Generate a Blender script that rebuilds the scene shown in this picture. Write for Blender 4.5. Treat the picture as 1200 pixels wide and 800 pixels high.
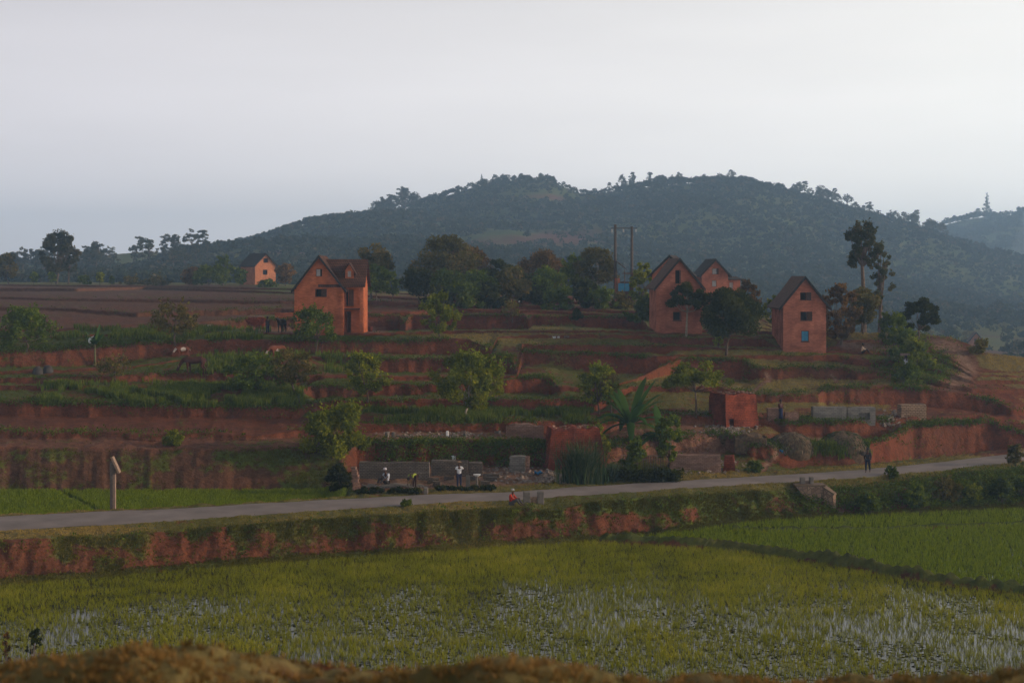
import bpy, bmesh, math, random
import numpy as np
from mathutils import Vector, Matrix, Euler
R = math.radians
for o in list(bpy.data.objects): bpy.data.objects.remove(o)
SC = bpy.context.scene
COL = SC.collection

# ------------------------------------------------------------------ camera, sky, sun, exposure
CZ = 16.0            # eye height above the rice water
F = 1667.0           # focal length in pixels of a 1200 px wide frame
cam = bpy.data.cameras.new('camera'); camo = bpy.data.objects.new('camera', cam); COL.objects.link(camo)
camo.location = (0, 0, CZ); camo.rotation_euler = (R(90), 0, 0)
cam.lens = 50.0; cam.sensor_width = 36.0; cam.shift_y = -80.0/1200.0
cam.clip_start = 0.3; cam.clip_end = 9000
cam.dof.use_dof = True; cam.dof.focus_distance = 112.0; cam.dof.aperture_fstop = 1.8
SC.camera = camo
SUN_EL, SUN_AZ = 15.0, 93.0       # azimuth clockwise from +Y (the view direction)
W = bpy.data.worlds.new('World'); SC.world = W; W.use_nodes = True
nt = W.node_tree; nt.nodes.clear()
wo = nt.nodes.new('ShaderNodeOutputWorld'); bg = nt.nodes.new('ShaderNodeBackground')
sky = nt.nodes.new('ShaderNodeTexSky'); sky.sky_type = 'NISHITA'; sky.sun_disc = False
sky.sun_elevation = R(SUN_EL); sky.sun_rotation = R(SUN_AZ); sky.dust_density = 4.0; sky.air_density = 1.0; sky.ozone_density = 1.0
hs = nt.nodes.new('ShaderNodeHueSaturation'); hs.inputs['Saturation'].default_value = 0.2; hs.inputs['Value'].default_value = 0.55
nt.links.new(sky.outputs[0], hs.inputs['Color'])
# a bright band of dusty air low over the horizon, brighter towards the sun, with faint streaks
NN, LL = nt.nodes.new, nt.links.new
tc = NN('ShaderNodeTexCoord'); sx = NN('ShaderNodeSeparateXYZ'); LL(tc.outputs['Generated'], sx.inputs[0])
def wm(op, p, q=None, cl=False):
    x = NN('ShaderNodeMath'); x.operation = op; x.use_clamp = cl
    for i, c in ((0, p), (1, q)):
        if c is None: continue
        if hasattr(c, 'links'): LL(c, x.inputs[i])
        else: x.inputs[i].default_value = c
    return x.outputs[0]
zup = wm('MAXIMUM', sx.outputs[2], 0.0)
band = wm('POWER', 2.718, wm('MULTIPLY', zup, -3.4))
side = wm('MULTIPLY_ADD', sx.outputs[0], .5); side.node.inputs[2].default_value = .93
side = wm('MAXIMUM', side, .45)
low = wm('MULTIPLY_ADD', wm('MINIMUM', zup, .16), 1.5); low.node.inputs[2].default_value = 1.03
mp = NN('ShaderNodeMapping'); mp.inputs['Scale'].default_value = (1.5, 1.5, 9.0); mp.inputs['Location'].default_value = (.3, .1, .0)
nz = NN('ShaderNodeTexNoise'); nz.inputs['Scale'].default_value = 1.5; nz.inputs['Detail'].default_value = 5; LL(tc.outputs['Generated'], mp.inputs[0]); LL(mp.outputs[0], nz.inputs['Vector'])
mr = NN('ShaderNodeMapRange'); mr.inputs[1].default_value = .35; mr.inputs[2].default_value = .7; mr.inputs[3].default_value = .95; mr.inputs[4].default_value = 1.06; LL(nz.outputs[0], mr.inputs[0])
amp_ = wm('MULTIPLY', wm('MULTIPLY', wm('MULTIPLY', band, side), low), mr.outputs[0])
cr = NN('ShaderNodeValToRGB'); cr.color_ramp.elements[0].position = .35; cr.color_ramp.elements[0].color = (.665, .625, .645, 1); cr.color_ramp.elements[1].position = .65; cr.color_ramp.elements[1].color = (.67, .645, .61, 1)
LL(wm('MULTIPLY_ADD', sx.outputs[0], .5), cr.inputs[0]); cr.inputs[0].links[0].from_node.inputs[2].default_value = .5
sc_ = NN('ShaderNodeVectorMath'); sc_.operation = 'SCALE'; LL(cr.outputs[0], sc_.inputs[0]); LL(wm('MULTIPLY', amp_, 19.0), sc_.inputs['Scale'])
ad_ = NN('ShaderNodeVectorMath'); ad_.operation = 'ADD'; LL(hs.outputs[0], ad_.inputs[0]); LL(sc_.outputs[0], ad_.inputs[1])
LL(ad_.outputs[0], bg.inputs[0]); LL(bg.outputs[0], wo.inputs[0])
bg.inputs[1].default_value = 0.10
sl = bpy.data.lights.new('sun', 'SUN'); sl.energy = 3.3; sl.angle = R(0.6); sl.color = (1.0, 0.72, 0.48)
so = bpy.data.objects.new('sun', sl); COL.objects.link(so)
sd = Vector((math.sin(R(SUN_AZ))*math.cos(R(SUN_EL)), math.cos(R(SUN_AZ))*math.cos(R(SUN_EL)), math.sin(R(SUN_EL))))
so.rotation_euler = sd.to_track_quat('Z', 'Y').to_euler(); so.location = sd*300
SC.view_settings.view_transform = 'Standard'; SC.view_settings.look = 'None'; SC.view_settings.gamma = 1
SC.view_settings.exposure = -0.12
SC.render.engine = 'CYCLES'
cy = SC.cycles; cy.use_denoising = True; cy.max_bounces = 5; cy.diffuse_bounces = 2; cy.glossy_bounces = 2
cy.transmission_bounces = 3; cy.volume_bounces = 1; cy.transparent_max_bounces = 8; cy.sample_clamp_indirect = 4
cy.filter_width = 1.5

# ------------------------------------------------------------------ helpers
def vnoise(x, y, seed=0):
    x = np.asarray(x, float); y = np.asarray(y, float)
    xi = np.floor(x).astype(np.int64); yi = np.floor(y).astype(np.int64)
    fx = x-xi; fy = y-yi; fx = fx*fx*(3-2*fx); fy = fy*fy*(3-2*fy)
    def h(a, b):
        n = (a*374761393 + b*668265263 + seed*1442695041) & 0xffffffff
        n = ((n ^ (n >> 13))*1274126177) & 0xffffffff
        n = (n ^ (n >> 16)) & 0xffffff
        return n/float(0xffffff)
    return (h(xi, yi)*(1-fx)+h(xi+1, yi)*fx)*(1-fy)+(h(xi, yi+1)*(1-fx)+h(xi+1, yi+1)*fx)*fy
def fbm(x, y, seed=0, o=4):
    s = 0; a = 1; t = 0
    for i in range(o):
        s = s+a*vnoise(x*2**i, y*2**i, seed+i*17); t += a; a *= .5
    return s/t*2-1                      # -1..1
def sm(a, b, x):
    t = np.clip((x-a)/(b-a), 0, 1); return t*t*(3-2*t)
def mesh_np(name, V, quads=None, tris=None, attrs=None):
    me = bpy.data.meshes.new(name)
    V = np.asarray(V, np.float32); me.vertices.add(len(V)); me.vertices.foreach_set('co', V.ravel())
    parts = []; tot = []
    if quads is not None and len(quads): parts.append(np.asarray(quads, np.int32).ravel()); tot.append(np.full(len(quads), 4, np.int32))
    if tris is not None and len(tris): parts.append(np.asarray(tris, np.int32).ravel()); tot.append(np.full(len(tris), 3, np.int32))
    li = np.concatenate(parts); lt = np.concatenate(tot)
    me.loops.add(len(li)); me.loops.foreach_set('vertex_index', li)
    me.polygons.add(len(lt)); ls = np.concatenate([[0], np.cumsum(lt)[:-1]]).astype(np.int32)
    me.polygons.foreach_set('loop_start', ls); me.polygons.foreach_set('loop_total', lt)
    me.update(calc_edges=True)
    for k, a in (attrs or {}).items():
        a = np.asarray(a, np.float32)
        if a.ndim == 1: at = me.attributes.new(k, 'FLOAT', 'POINT'); at.data.foreach_set('value', a)
        else:
            at = me.attributes.new(k, 'FLOAT_COLOR', 'POINT')
            if a.shape[1] == 3: a = np.concatenate([a, np.ones((len(a), 1), np.float32)], 1)
            at.data.foreach_set('color', a.ravel())
    return me
def add(name, me, mat=None, parent=None, smooth=False, loc=None):
    if mat and not me.materials: me.materials.append(mat)
    if smooth: me.polygons.foreach_set('use_smooth', np.ones(len(me.polygons), bool))
    o = bpy.data.objects.new(name, me); COL.objects.link(o)
    if parent: o.parent = parent
    if loc is not None: o.location = loc
    return o
def tag(o, label=None, cat=None, group=None, kind=None):
    if label: o['label'] = label
    if cat: o['category'] = cat
    if group: o['group'] = group
    if kind: o['kind'] = kind
    return o
def thing(name, label, cat, loc=(0, 0, 0), rz=0, group=None):
    o = bpy.data.objects.new(name, None); COL.objects.link(o); o.location = loc; o.rotation_euler = (0, 0, rz)
    o.empty_display_size = .2
    return tag(o, label, cat, group)
def copy_tree(o, parent=None):
    c = o.copy(); COL.objects.link(c)
    if parent: c.parent = parent
    for ch in list(o.children): copy_tree(ch, c)
    return c
class MB:
    """collects solid shapes into one mesh"""
    def __init__(s): s.V = []; s.F = []
    def raw(s, vs, fs):
        b = len(s.V); s.V += [tuple(v) for v in vs]; s.F += [tuple(i+b for i in f) for f in fs]; return s
    def box(s, x0, x1, y0, y1, z0, z1, M=None, taper=0):
        t = taper
        vs = [(x0, y0, z0), (x1, y0, z0), (x1, y1, z0), (x0, y1, z0), (x0+t, y0+t, z1), (x1-t, y0+t, z1), (x1-t, y1-t, z1), (x0+t, y1-t, z1)]
        if M is not None: vs = [M @ Vector(v) for v in vs]
        return s.raw(vs, [(3, 2, 1, 0), (4, 5, 6, 7), (0, 1, 5, 4), (1, 2, 6, 5), (2, 3, 7, 6), (3, 0, 4, 7)])
    def prism(s, prof, y0, y1):       # profile in x,z extruded along y
        n = len(prof); vs = [(p[0], y0, p[1]) for p in prof]+[(p[0], y1, p[1]) for p in prof]
        return s.raw(vs, [tuple(range(n)), tuple(range(2*n-1, n-1, -1))]+[(i, n+i, n+(i+1) % n, (i+1) % n) for i in range(n)])
    def tube(s, pts, rad, n=8):
        pts = [Vector(p) for p in pts]; rad = rad if isinstance(rad, (list, tuple)) else [rad]*len(pts)
        vs = []
        for i, p in enumerate(pts):
            d = (pts[min(i+1, len(pts)-1)]-pts[max(i-1, 0)]).normalized()
            a = d.orthogonal().normalized() if i == 0 else (a-d*a.dot(d)).normalized()
            b = d.cross(a)
            for k in range(n):
                t = 2*math.pi*k/n; vs.append(p+(a*math.cos(t)+b*math.sin(t))*rad[i])
        fs = [(i*n+k, i*n+(k+1) % n, (i+1)*n+(k+1) % n, (i+1)*n+k) for i in range(len(pts)-1) for k in range(n)]
        fs += [tuple(range(n-1, -1, -1)), tuple(range((len(pts)-1)*n, len(pts)*n))]
        return s.raw(vs, fs)
    def ball(s, c, r, nu=10, nv=7):
        r = r if isinstance(r, (tuple, list)) else (r, r, r); vs = [(c[0], c[1], c[2]-r[2])]
        for j in range(1, nv):
            ph = math.pi*j/nv-math.pi/2
            for i in range(nu):
                t = 2*math.pi*i/nu; vs.append((c[0]+r[0]*math.cos(ph)*math.cos(t), c[1]+r[1]*math.cos(ph)*math.sin(t), c[2]+r[2]*math.sin(ph)))
        vs.append((c[0], c[1], c[2]+r[2])); L = len(vs)-1; fs = []
        for i in range(nu):
            fs.append((0, 1+(i+1) % nu, 1+i)); fs.append((L, L-nu+i, L-nu+(i+1) % nu))
            for j in range(nv-2):
                a = 1+j*nu; fs.append((a+i, a+(i+1) % nu, a+nu+(i+1) % nu, a+nu+i))
        return s.raw(vs, fs)
    def mesh(s, name):
        me = bpy.data.meshes.new(name); me.from_pydata([tuple(v) for v in s.V], [], s.F); me.update(); return me
    def build(s, name, mat, parent=None, smooth=False, bevel=0, loc=None, jit=0, sub=0, seed=0):
        me = s.mesh(name)
        if bevel or sub or jit:
            bm = bmesh.new(); bm.from_mesh(me)
            if bevel: bmesh.ops.bevel(bm, geom=bm.edges[:], offset=bevel, segments=1, affect='EDGES', clamp_overlap=True)
            if sub: bmesh.ops.subdivide_edges(bm, edges=bm.edges[:], cuts=sub, use_grid_fill=True)
            if jit:
                rg = random.Random(seed)
                for v in bm.verts: v.co += Vector((rg.uniform(-1, 1), rg.uniform(-1, 1), rg.uniform(-1, 1)))*jit
            bm.to_mesh(me); bm.free()
        return add(name, me, mat, parent, smooth, loc)

# ------------------------------------------------------------------ materials
MATS = {}
def mat(name, c, rough=.9, var=.25, scale=3.0, spec=.2, bump=0, c2=None, detail=5, objvar=0, metallic=0):
    m = bpy.data.materials.new(name); m.use_nodes = True; n = m.node_tree; b = n.nodes['Principled BSDF']
    b.inputs['Roughness'].default_value = rough; b.inputs['Specular IOR Level'].default_value = spec; b.inputs['Metallic'].default_value = metallic
    t = n.nodes.new('ShaderNodeTexCoord'); z = n.nodes.new('ShaderNodeTexNoise'); z.inputs['Scale'].default_value = scale; z.inputs['Detail'].default_value = detail
    n.links.new(t.outputs['Object'], z.inputs['Vector'])
    r = n.nodes.new('ShaderNodeValToRGB'); r.color_ramp.elements[0].position = .3; r.color_ramp.elements[1].position = .7
    c2 = c2 or tuple(min(1, v*(1+var)) for v in c)
    r.color_ramp.elements[0].color = (*[v*(1-var) for v in c], 1); r.color_ramp.elements[1].color = (*c2, 1)
    n.links.new(z.outputs[0], r.inputs[0]); out = r.outputs[0]
    if objvar:
        oi = n.nodes.new('ShaderNodeObjectInfo'); h = n.nodes.new('ShaderNodeHueSaturation')
        mr = n.nodes.new('ShaderNodeMapRange'); mr.inputs[3].default_value = 1-objvar; mr.inputs[4].default_value = 1+objvar
        n.links.new(oi.outputs['Random'], mr.inputs[0]); n.links.new(mr.outputs[0], h.inputs['Value']); n.links.new(out, h.inputs['Color']); out = h.outputs[0]
    n.links.new(out, b.inputs['Base Color'])
    if bump:
        bp = n.nodes.new('ShaderNodeBump'); bp.inputs['Strength'].default_value = bump; bp.inputs['Distance'].default_value = .05
        z2 = n.nodes.new('ShaderNodeTexNoise'); z2.inputs['Scale'].default_value = scale*6; n.links.new(t.outputs['Object'], z2.inputs['Vector'])
        n.links.new(z2.outputs[0], bp.inputs['Height']); n.links.new(bp.outputs[0], b.inputs['Normal'])
    MATS[name] = m; return m
def brickmat(name, c, mortar, bw=.28, bh=.1, stain=.35, rough=.95, ms=.012):
    m = bpy.data.materials.new(name); m.use_nodes = True; n = m.node_tree; b = n.nodes['Principled BSDF']; b.inputs['Roughness'].default_value = rough; b.inputs['Specular IOR Level'].default_value = .15
    t = n.nodes.new('ShaderNodeTexCoord'); g = n.nodes.new('ShaderNodeNewGeometry')
    sp = n.nodes.new('ShaderNodeSeparateXYZ'); n.links.new(t.outputs['Object'], sp.inputs[0])
    ad = n.nodes.new('ShaderNodeMath'); n.links.new(sp.outputs[0], ad.inputs[0]); n.links.new(sp.outputs[1], ad.inputs[1])
    cb = n.nodes.new('ShaderNodeCombineXYZ'); n.links.new(ad.outputs[0], cb.inputs[0]); n.links.new(sp.outputs[2], cb.inputs[1])
    br = n.nodes.new('ShaderNodeTexBrick'); br.inputs['Scale'].default_value = 1; br.inputs['Brick Width'].default_value = bw; br.inputs['Row Height'].default_value = bh; br.inputs['Mortar Size'].default_value = ms
    br.inputs['Color1'].default_value = (*[v*.8 for v in c], 1); br.inputs['Color2'].default_value = (*[min(1, v*1.2) for v in c], 1); br.inputs['Mortar'].default_value = (*mortar, 1)
    n.links.new(cb.outputs[0], br.inputs['Vector'])
    z = n.nodes.new('ShaderNodeTexNoise'); z.inputs['Scale'].default_value = .9; z.inputs['Detail'].default_value = 8; n.links.new(t.outputs['Object'], z.inputs['Vector'])
    mr = n.nodes.new('ShaderNodeMapRange'); mr.inputs[1].default_value = .3; mr.inputs[2].default_value = .7; mr.inputs[3].default_value = 1-stain; mr.inputs[4].default_value = 1+stain*.6
    n.links.new(z.outputs[0], mr.inputs[0]); v = n.nodes.new('ShaderNodeVectorMath'); v.operation = 'SCALE'
    n.links.new(br.outputs[0], v.inputs[0]); n.links.new(mr.outputs[0], v.inputs['Scale']); n.links.new(v.outputs[0], b.inputs['Base Color'])
    bp = n.nodes.new('ShaderNodeBump'); bp.inputs['Strength'].default_value = .5; bp.inputs['Distance'].default_value = .03
    n.links.new(br.outputs['Fac'], bp.inputs['Height']); bp.invert = True; n.links.new(bp.outputs[0], b.inputs['Normal'])
    MATS[name] = m; return m
def leafmat(name, c, dry=None, tr=.35, objvar=.2, rough=.7):
    """foliage: colour varies from leaf to leaf with the tint attribute"""
    m = bpy.data.materials.new(name); m.use_nodes = True; n = m.node_tree; n.nodes.clear()
    o = n.nodes.new('ShaderNodeOutputMaterial'); d = n.nodes.new('ShaderNodeBsdfDiffuse'); t = n.nodes.new('ShaderNodeBsdfTranslucent'); mx = n.nodes.new('ShaderNodeMixShader')
    a = n.nodes.new('ShaderNodeAttribute'); a.attribute_name = 'tint'; r = n.nodes.new('ShaderNodeValToRGB'); e = r.color_ramp.elements
    dry = dry or (c[0]*1.9, c[1]*1.5, c[2]*1.1)
    e[0].position = 0; e[0].color = (*[v*.55 for v in c], 1); e[1].position = 1; e[1].color = (*dry, 1); k = e.new(.55); k.color = (*c, 1)
    n.links.new(a.outputs['Fac'], r.inputs[0])
    oi = n.nodes.new('ShaderNodeObjectInfo'); h = n.nodes.new('ShaderNodeHueSaturation'); mr = n.nodes.new('ShaderNodeMapRange'); mr.inputs[3].default_value = 1-objvar; mr.inputs[4].default_value = 1+objvar
    n.links.new(oi.outputs['Random'], mr.inputs[0]); n.links.new(mr.outputs[0], h.inputs['Value']); n.links.new(r.outputs[0], h.inputs['Color'])
    n.links.new(h.outputs[0], d.inputs[0]); n.links.new(h.outputs[0], t.inputs[0]); mx.inputs[0].default_value = tr
    n.links.new(d.outputs[0], mx.inputs[1]); n.links.new(t.outputs[0], mx.inputs[2]); n.links.new(mx.outputs[0], o.inputs[0])
    MATS[name] = m; return m

M_bark = mat('bark', (.10, .07, .05), var=.35, scale=6); M_palebark = mat('pale_bark', (.30, .25, .19), var=.3, scale=5)
M_leaf = leafmat('leaf_green', (.085, .125, .016)); M_dark = leafmat('leaf_dark', (.034, .046, .010), dry=(.075, .075, .016))
M_light = leafmat('leaf_light', (.15, .185, .018)); M_olive = leafmat('leaf_olive', (.12, .108, .026), dry=(.20, .14, .04))
M_brown = leafmat('leaf_rust', (.13, .08, .028), dry=(.22, .11, .03)); M_euc = leafmat('leaf_eucalypt', (.055, .065, .024), dry=(.13, .10, .04))
M_banana = leafmat('leaf_banana', (.045, .10, .025), tr=.4); M_reed = leafmat('leaf_reed', (.04, .075, .028), dry=(.12, .13, .06))
M_rice = leafmat('rice', (.25, .27, .014), dry=(.42, .38, .035), tr=.45, objvar=0); M_rice2 = leafmat('rice_dense', (.17, .235, .010), dry=(.26, .31, .02), tr=.45, objvar=0)
M_grass = leafmat('grass', (.15, .14, .02), dry=(.36, .25, .07), tr=.3, objvar=0); M_tallgrass = leafmat('tall_grass', (.11, .16, .018), dry=(.19, .20, .03), tr=.4, objvar=0)
M_forest = leafmat('forest', (.036, .046, .018), dry=(.10, .075, .036), tr=.25, objvar=0)

# ------------------------------------------------------------------ terrain
NXC = 940
PX = np.linspace(-420, 1620, NXC)
def L(pts): a = np.array(pts, float); return np.interp(PX, a[:, 0], a[:, 1])
def L2(pts): a = np.array(pts, float); return np.interp(PX, a[:, 0], a[:, 1]), np.interp(PX, a[:, 0], a[:, 2])
road_far = L([(-420, 626), (-200, 613), (0, 604), (200, 594.5), (400, 583.5), (500, 578.5), (600, 575.5), (700, 568), (800, 562), (900, 556.5), (1000, 550), (1100, 541), (1200, 528.5), (1400, 507), (1620, 488)])
road_near = L([(-420, 645), (-200, 631), (0, 621.5), (200, 609.5), (400, 596), (500, 589), (600, 585), (700, 578.5), (800, 571.5), (900, 565.5), (1000, 559.5), (1100, 551), (1200, 539.5), (1400, 518), (1620, 499)])
verge_lip = L([(-420, 668), (0, 634), (100, 629), (200, 624), (300, 615), (400, 607), (500, 600), (600, 595), (630, 596), (650, 600), (700, 588), (800, 580.5), (900, 576), (950, 577), (1000, 572), (1080, 563), (1140, 553), (1200, 549), (1400, 530), (1620, 512)])
bank_base = L([(-420, 720), (0, 684), (100, 676), (200, 667), (300, 660), (400, 652), (500, 646), (600, 638), (650, 636), (700, 632), (800, 622), (850, 614), (900, 609), (1000, 603), (1100, 599), (1200, 595), (1400, 588), (1620, 580)])
ytop = L([(-420, 330), (0, 330.5), (300, 331.5), (430, 337), (500, 344), (700, 345), (800, 351), (870, 361), (920, 379), (1000, 389), (1080, 391), (1110, 394), (1135, 403), (1152, 413), (1200, 419), (1400, 425), (1620, 430)])
d_far = 14*F/(road_far-320); d_near = 14.0*F/(road_near-320)
# lip and foot of every terrace riser, farthest first
T = [
 [(-420, 332, 332.6), (0, 333.5, 334.6), (150, 335, 336.5), (330, 338, 340), (430, 341, 342), (520, 347, 348), (700, 349, 350), (850, 360, 361), (950, 390, 390.5), (1100, 394, 394), (1620, 394, 394)],
 [(-420, 337, 338), (0, 337.5, 341), (90, 338, 341), (170, 336, 339), (330, 342, 344), (430, 346, 348), (520, 352, 354), (700, 354, 357), (760, 360, 362), (850, 364, 365), (950, 391, 391.5), (1100, 395, 395), (1620, 395, 395)],
 [(-420, 349, 351), (0, 348, 350), (60, 350, 352), (200, 351, 354), (330, 353, 356), (430, 352, 357), (520, 358, 361), (640, 359, 363), (760, 366, 369), (850, 370, 372), (950, 392, 392.5), (1100, 396, 396), (1620, 396, 396)],
 [(-420, 362, 365), (0, 360, 363), (60, 361, 363), (160, 367, 371), (240, 364, 370), (330, 362, 368), (430, 366, 372), (480, 366, 371), (530, 362, 367), (640, 364, 367), (760, 371, 374), (850, 377, 379), (950, 393, 393.5), (1100, 397, 397), (1620, 397, 397)],
 [(-420, 385, 386), (0, 386, 387), (60, 388, 389), (130, 382.5, 383), (240, 377.5, 378), (290, 374, 386), (345, 373, 387), (430, 369, 387), (468, 368.5, 387), (475, 378, 388), (480, 368.5, 387), (615, 369, 386), (619, 374, 386), (624, 370, 381), (660, 370, 382), (750, 371, 387), (762, 386, 387.5), (880, 387, 391), (905, 388, 392), (915, 394, 394.5), (1100, 398, 398), (1620, 398, 398)],
 [(-420, 398, 400), (0, 396, 398), (100, 392, 394), (240, 389, 390), (440, 390, 393), (470, 389, 393), (520, 388, 391.5), (600, 388, 390), (640, 387.5, 390.5), (755, 388, 391), (765, 390, 391), (900, 395, 396), (1000, 399, 400), (1100, 403, 404), (1620, 403, 404)],
 [(-420, 414, 434), (0, 412, 432), (60, 408, 430), (110, 405, 430), (190, 400, 418), (240, 398, 415), (360, 398.5, 415), (460, 398, 414), (550, 398, 417), (575, 408, 417), (584, 395, 397), (640, 392, 396.5), (755, 392, 397), (765, 396, 403), (840, 396, 405), (895, 397, 407), (908, 406, 407), (985, 407, 412), (992, 411, 412), (1050, 410, 412), (1100, 412, 414), (1140, 436, 437), (1620, 436, 437)],
 [(-420, 436, 440), (0, 434, 438), (60, 434, 437), (150, 430, 432), (240, 418, 419), (360, 418, 420), (460, 419, 437), (600, 420, 438), (606, 436, 438), (612, 403, 409), (640, 404, 410), (778, 405, 415), (790, 406, 412), (840, 408, 409), (985, 410, 413), (1100, 418, 422), (1140, 440, 442), (1620, 440, 442)],
 [(-420, 446, 454), (0, 443, 449), (130, 442, 449), (200, 437, 446), (280, 437, 452), (350, 440, 455), (380, 441, 443), (470, 441, 445), (600, 440, 443), (606, 440, 443), (612, 412, 428), (640, 412, 428), (700, 414, 437), (770, 418, 438), (785, 417, 438), (795, 415, 418), (840, 416, 418), (985, 416, 425), (1000, 421, 428), (1060, 424, 430), (1140, 446, 450), (1620, 446, 450)],
 [(-420, 455, 458), (0, 452, 458), (120, 452, 455), (350, 457, 458), (370, 452, 467), (480, 451, 463), (560, 450, 456), (600, 444, 461), (645, 442, 462), (655, 455, 459), (690, 456, 459), (740, 446, 448), (800, 419, 438), (870, 421, 446), (890, 431, 444), (990, 430, 444), (1005, 436, 444), (1060, 438, 444), (1140, 456, 461), (1620, 456, 461)],
 [(-420, 474, 488), (0, 470, 486), (60, 471, 488), (150, 474, 488), (240, 476, 489), (350, 478, 490), (360, 472, 482), (480, 468, 482), (600, 468, 482), (700, 468, 482), (740, 452, 458), (840, 453, 460), (880, 462, 471), (960, 462, 472), (968, 454, 474), (1060, 453, 475), (1140, 462, 481), (1165, 468, 486), (1185, 482, 486), (1620, 480, 484)],
 [(-420, 506, 514), (0, 505, 514), (60, 507, 514), (200, 509, 516), (300, 511, 516), (420, 497, 506), (600, 495, 506), (700, 494, 510), (760, 485, 492), (830, 488, 497), (900, 490, 498), (920, 493, 512), (1000, 493, 512), (1035, 492, 512), (1065, 489, 493), (1140, 486, 490), (1180, 492, 516), (1205, 500, 505), (1300, 490, 495), (1620, 486, 490)],
 [(-420, 525, 590), (0, 524, 577), (60, 525, 577), (130, 525, 577), (250, 525, 577), (350, 524, 577), (400, 526, 574), (418, 517, 546), (560, 516, 546), (640, 520, 548), (700, 522, 546), (780, 512, 530), (850, 506, 528), (880, 520, 534), (920, 522, 548), (1000, 522, 545), (1040, 512, 544), (1070, 496, 540), (1100, 493, 537), (1160, 492, 531), (1190, 503, 527), (1220, 512, 516), (1300, 500, 504), (1620, 492, 495)],
]
# distance of a point of the hillside seen at height y, column by column
b_ = (14-5.72)/(142-d_far); a_ = 14+b_*d_far
YT = np.array([329, 331, 333, 338, 345, 355, 372, 388.0]); DT = np.array([430, 370, 320, 260, 220, 190, 160, 142.0])
def Dof(y):
    lo = a_/((y-320)/F+b_)
    return np.where(y >= 388, lo, np.interp(y, YT, DT))
K = []           # control rows: (d, z, kind)   kind 0 flat, 1 riser
def Z(y, d): return CZ-(y-320)*d/F
crest = L([(-420, 757), (0, 756), (150, 750), (250, 763), (350, 778), (450, 785), (600, 785), (700, 788), (900, 791), (1000, 784), (1100, 786), (1200, 780), (1620, 784)])+np.interp(PX, [0, 300, 480], [19, 15, 3])
one = np.ones(NXC)
rows = []
def cp(d, z, n, kind, **kw): rows.append((np.broadcast_to(d, (NXC,)).astype(float), np.broadcast_to(z, (NXC,)).astype(float), n, kind))
cp(-6, 13.5, 1, 'near'); cp(3, 13.55, 5, 'near'); cp(8, Z(crest+8, 8.0), 14, 'near'); cp(9.6, Z(crest, 9.6), 18, 'near'); cp(12, Z(crest, 12)-.9, 8, 'near')
cp(22, 5.5, 6, 'bank0'); cp(36, .35, 8, 'bank0'); cp(38, -.12, 3, 'bed'); cp(55, -.12, 8, 'bed'); cp(66, -.12, 24, 'bed')
db = CZ*F/(bank_base-320); db = np.minimum(db, d_near-2.2)
cp(db-.9, -.12, 60, 'bed'); cp(db-.35, .12, 4, 'lipgrass'); cp(db, 0.16, 3, 'lipgrass')
dl = np.minimum(db+1.05+.35*fbm(PX/40, 0*PX, 77, 2)+sm(880, 1000, PX)*3.6, d_near-.6)
cp(dl, Z(verge_lip, dl), 16, 'bank1')
cp(np.maximum(d_near-.25, dl+.2), 1.99, 8, 'verge')
cp(d_near+.15, 1.93, 2, 'road'); cp(d_far-.15, 1.93, 4, 'road'); cp(d_far+.3, 2.0, 2, 'verge')
zf = np.where(PX < 395, 1.25, 1.95)+np.interp(PX, [385, 425], [0, 1])*0
dv = d_far+1.0+.6*sm(380, 450, PX); zf = 1.25+.72*sm(370, 420, PX)
cp(dv, zf, 5, 'verge')
prev = road_far-3
pd = dv
ys_l = []
lips = []
for k in range(len(T)-1, -1, -1):
    yl, yb = L2(sorted(T[k])); lips.append([yl, yb])
low = road_far-5
for k, (yl, yb) in enumerate(lips):
    wig = fbm(PX/26, k*3.7, 5+k, 3)*np.minimum(1.9, (yb-yl)*.25+.2)+fbm(PX/6, k*3.1, 25+k, 3)*np.minimum(.7, (yb-yl)*.08+.05)
    wig = wig*np.clip((yl-345)/130, .06, 1)
    yb = np.minimum(yb+wig*.5, low-.3); yl = np.minimum(yl+wig, yb-.15)
    yl = np.maximum(yl, ytop+.02*(len(lips)-k)); yb = np.maximum(yb, yl+.05); low = yl
    dlip = np.maximum(Dof(yl), pd+.35)
    h = (yb-yl)*dlip/F
    dbase = np.maximum(dlip-.12-h*(.38+.55*(yb > 570)), pd+.12); dlip = np.maximum(dlip, dbase+.06)
    cp(dbase, Z(yb, dbase), 9, 'tread'); cp(dlip, Z(yl, dlip), 11, 'riser')
    pd = dlip
dt = np.maximum(Dof(ytop)+25*sm(1130, 1180, PX), pd+.5)
cp(dt, Z(ytop, dt), 8, 'tread')
cp(dt+15, Z(ytop, dt)-2.5, 5, 'tail'); cp(dt+60, np.minimum(Z(ytop, dt)-16, -3), 5, 'tail')
DD = [rows[0][0]]; ZZ = [rows[0][1]]; KK = [rows[0][3]]; 
for i in range(1, len(rows)):
    d0, z0 = rows[i-1][:2]; d1, z1, n, kd = rows[i]
    for j in range(1, n+1):
        t = j/n
        if kd == 'riser': tz = t; td = t**1.25
        elif kd == 'tread': td = t; tz = t
        else: td = tz = t
        DD.append(d0+(d1-d0)*td); ZZ.append(z0+(z1-z0)*tz); KK.append(kd)
D = np.array(DD); Zg = np.array(ZZ); KK = np.array(KK); NR = len(D)
U = (PX-600)/F
Xg = D*U[None, :]
def kmask(*k): return np.isin(KK, k)[:, None]*np.ones((1, NXC))
def soft(m, n=2):
    for _ in range(n): m = (np.vstack([m[:1], m[:-1]])+m*2+np.vstack([m[1:], m[-1:]]))/4
    return m
riser = soft(kmask('riser', 'bank1'), 2)
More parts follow.
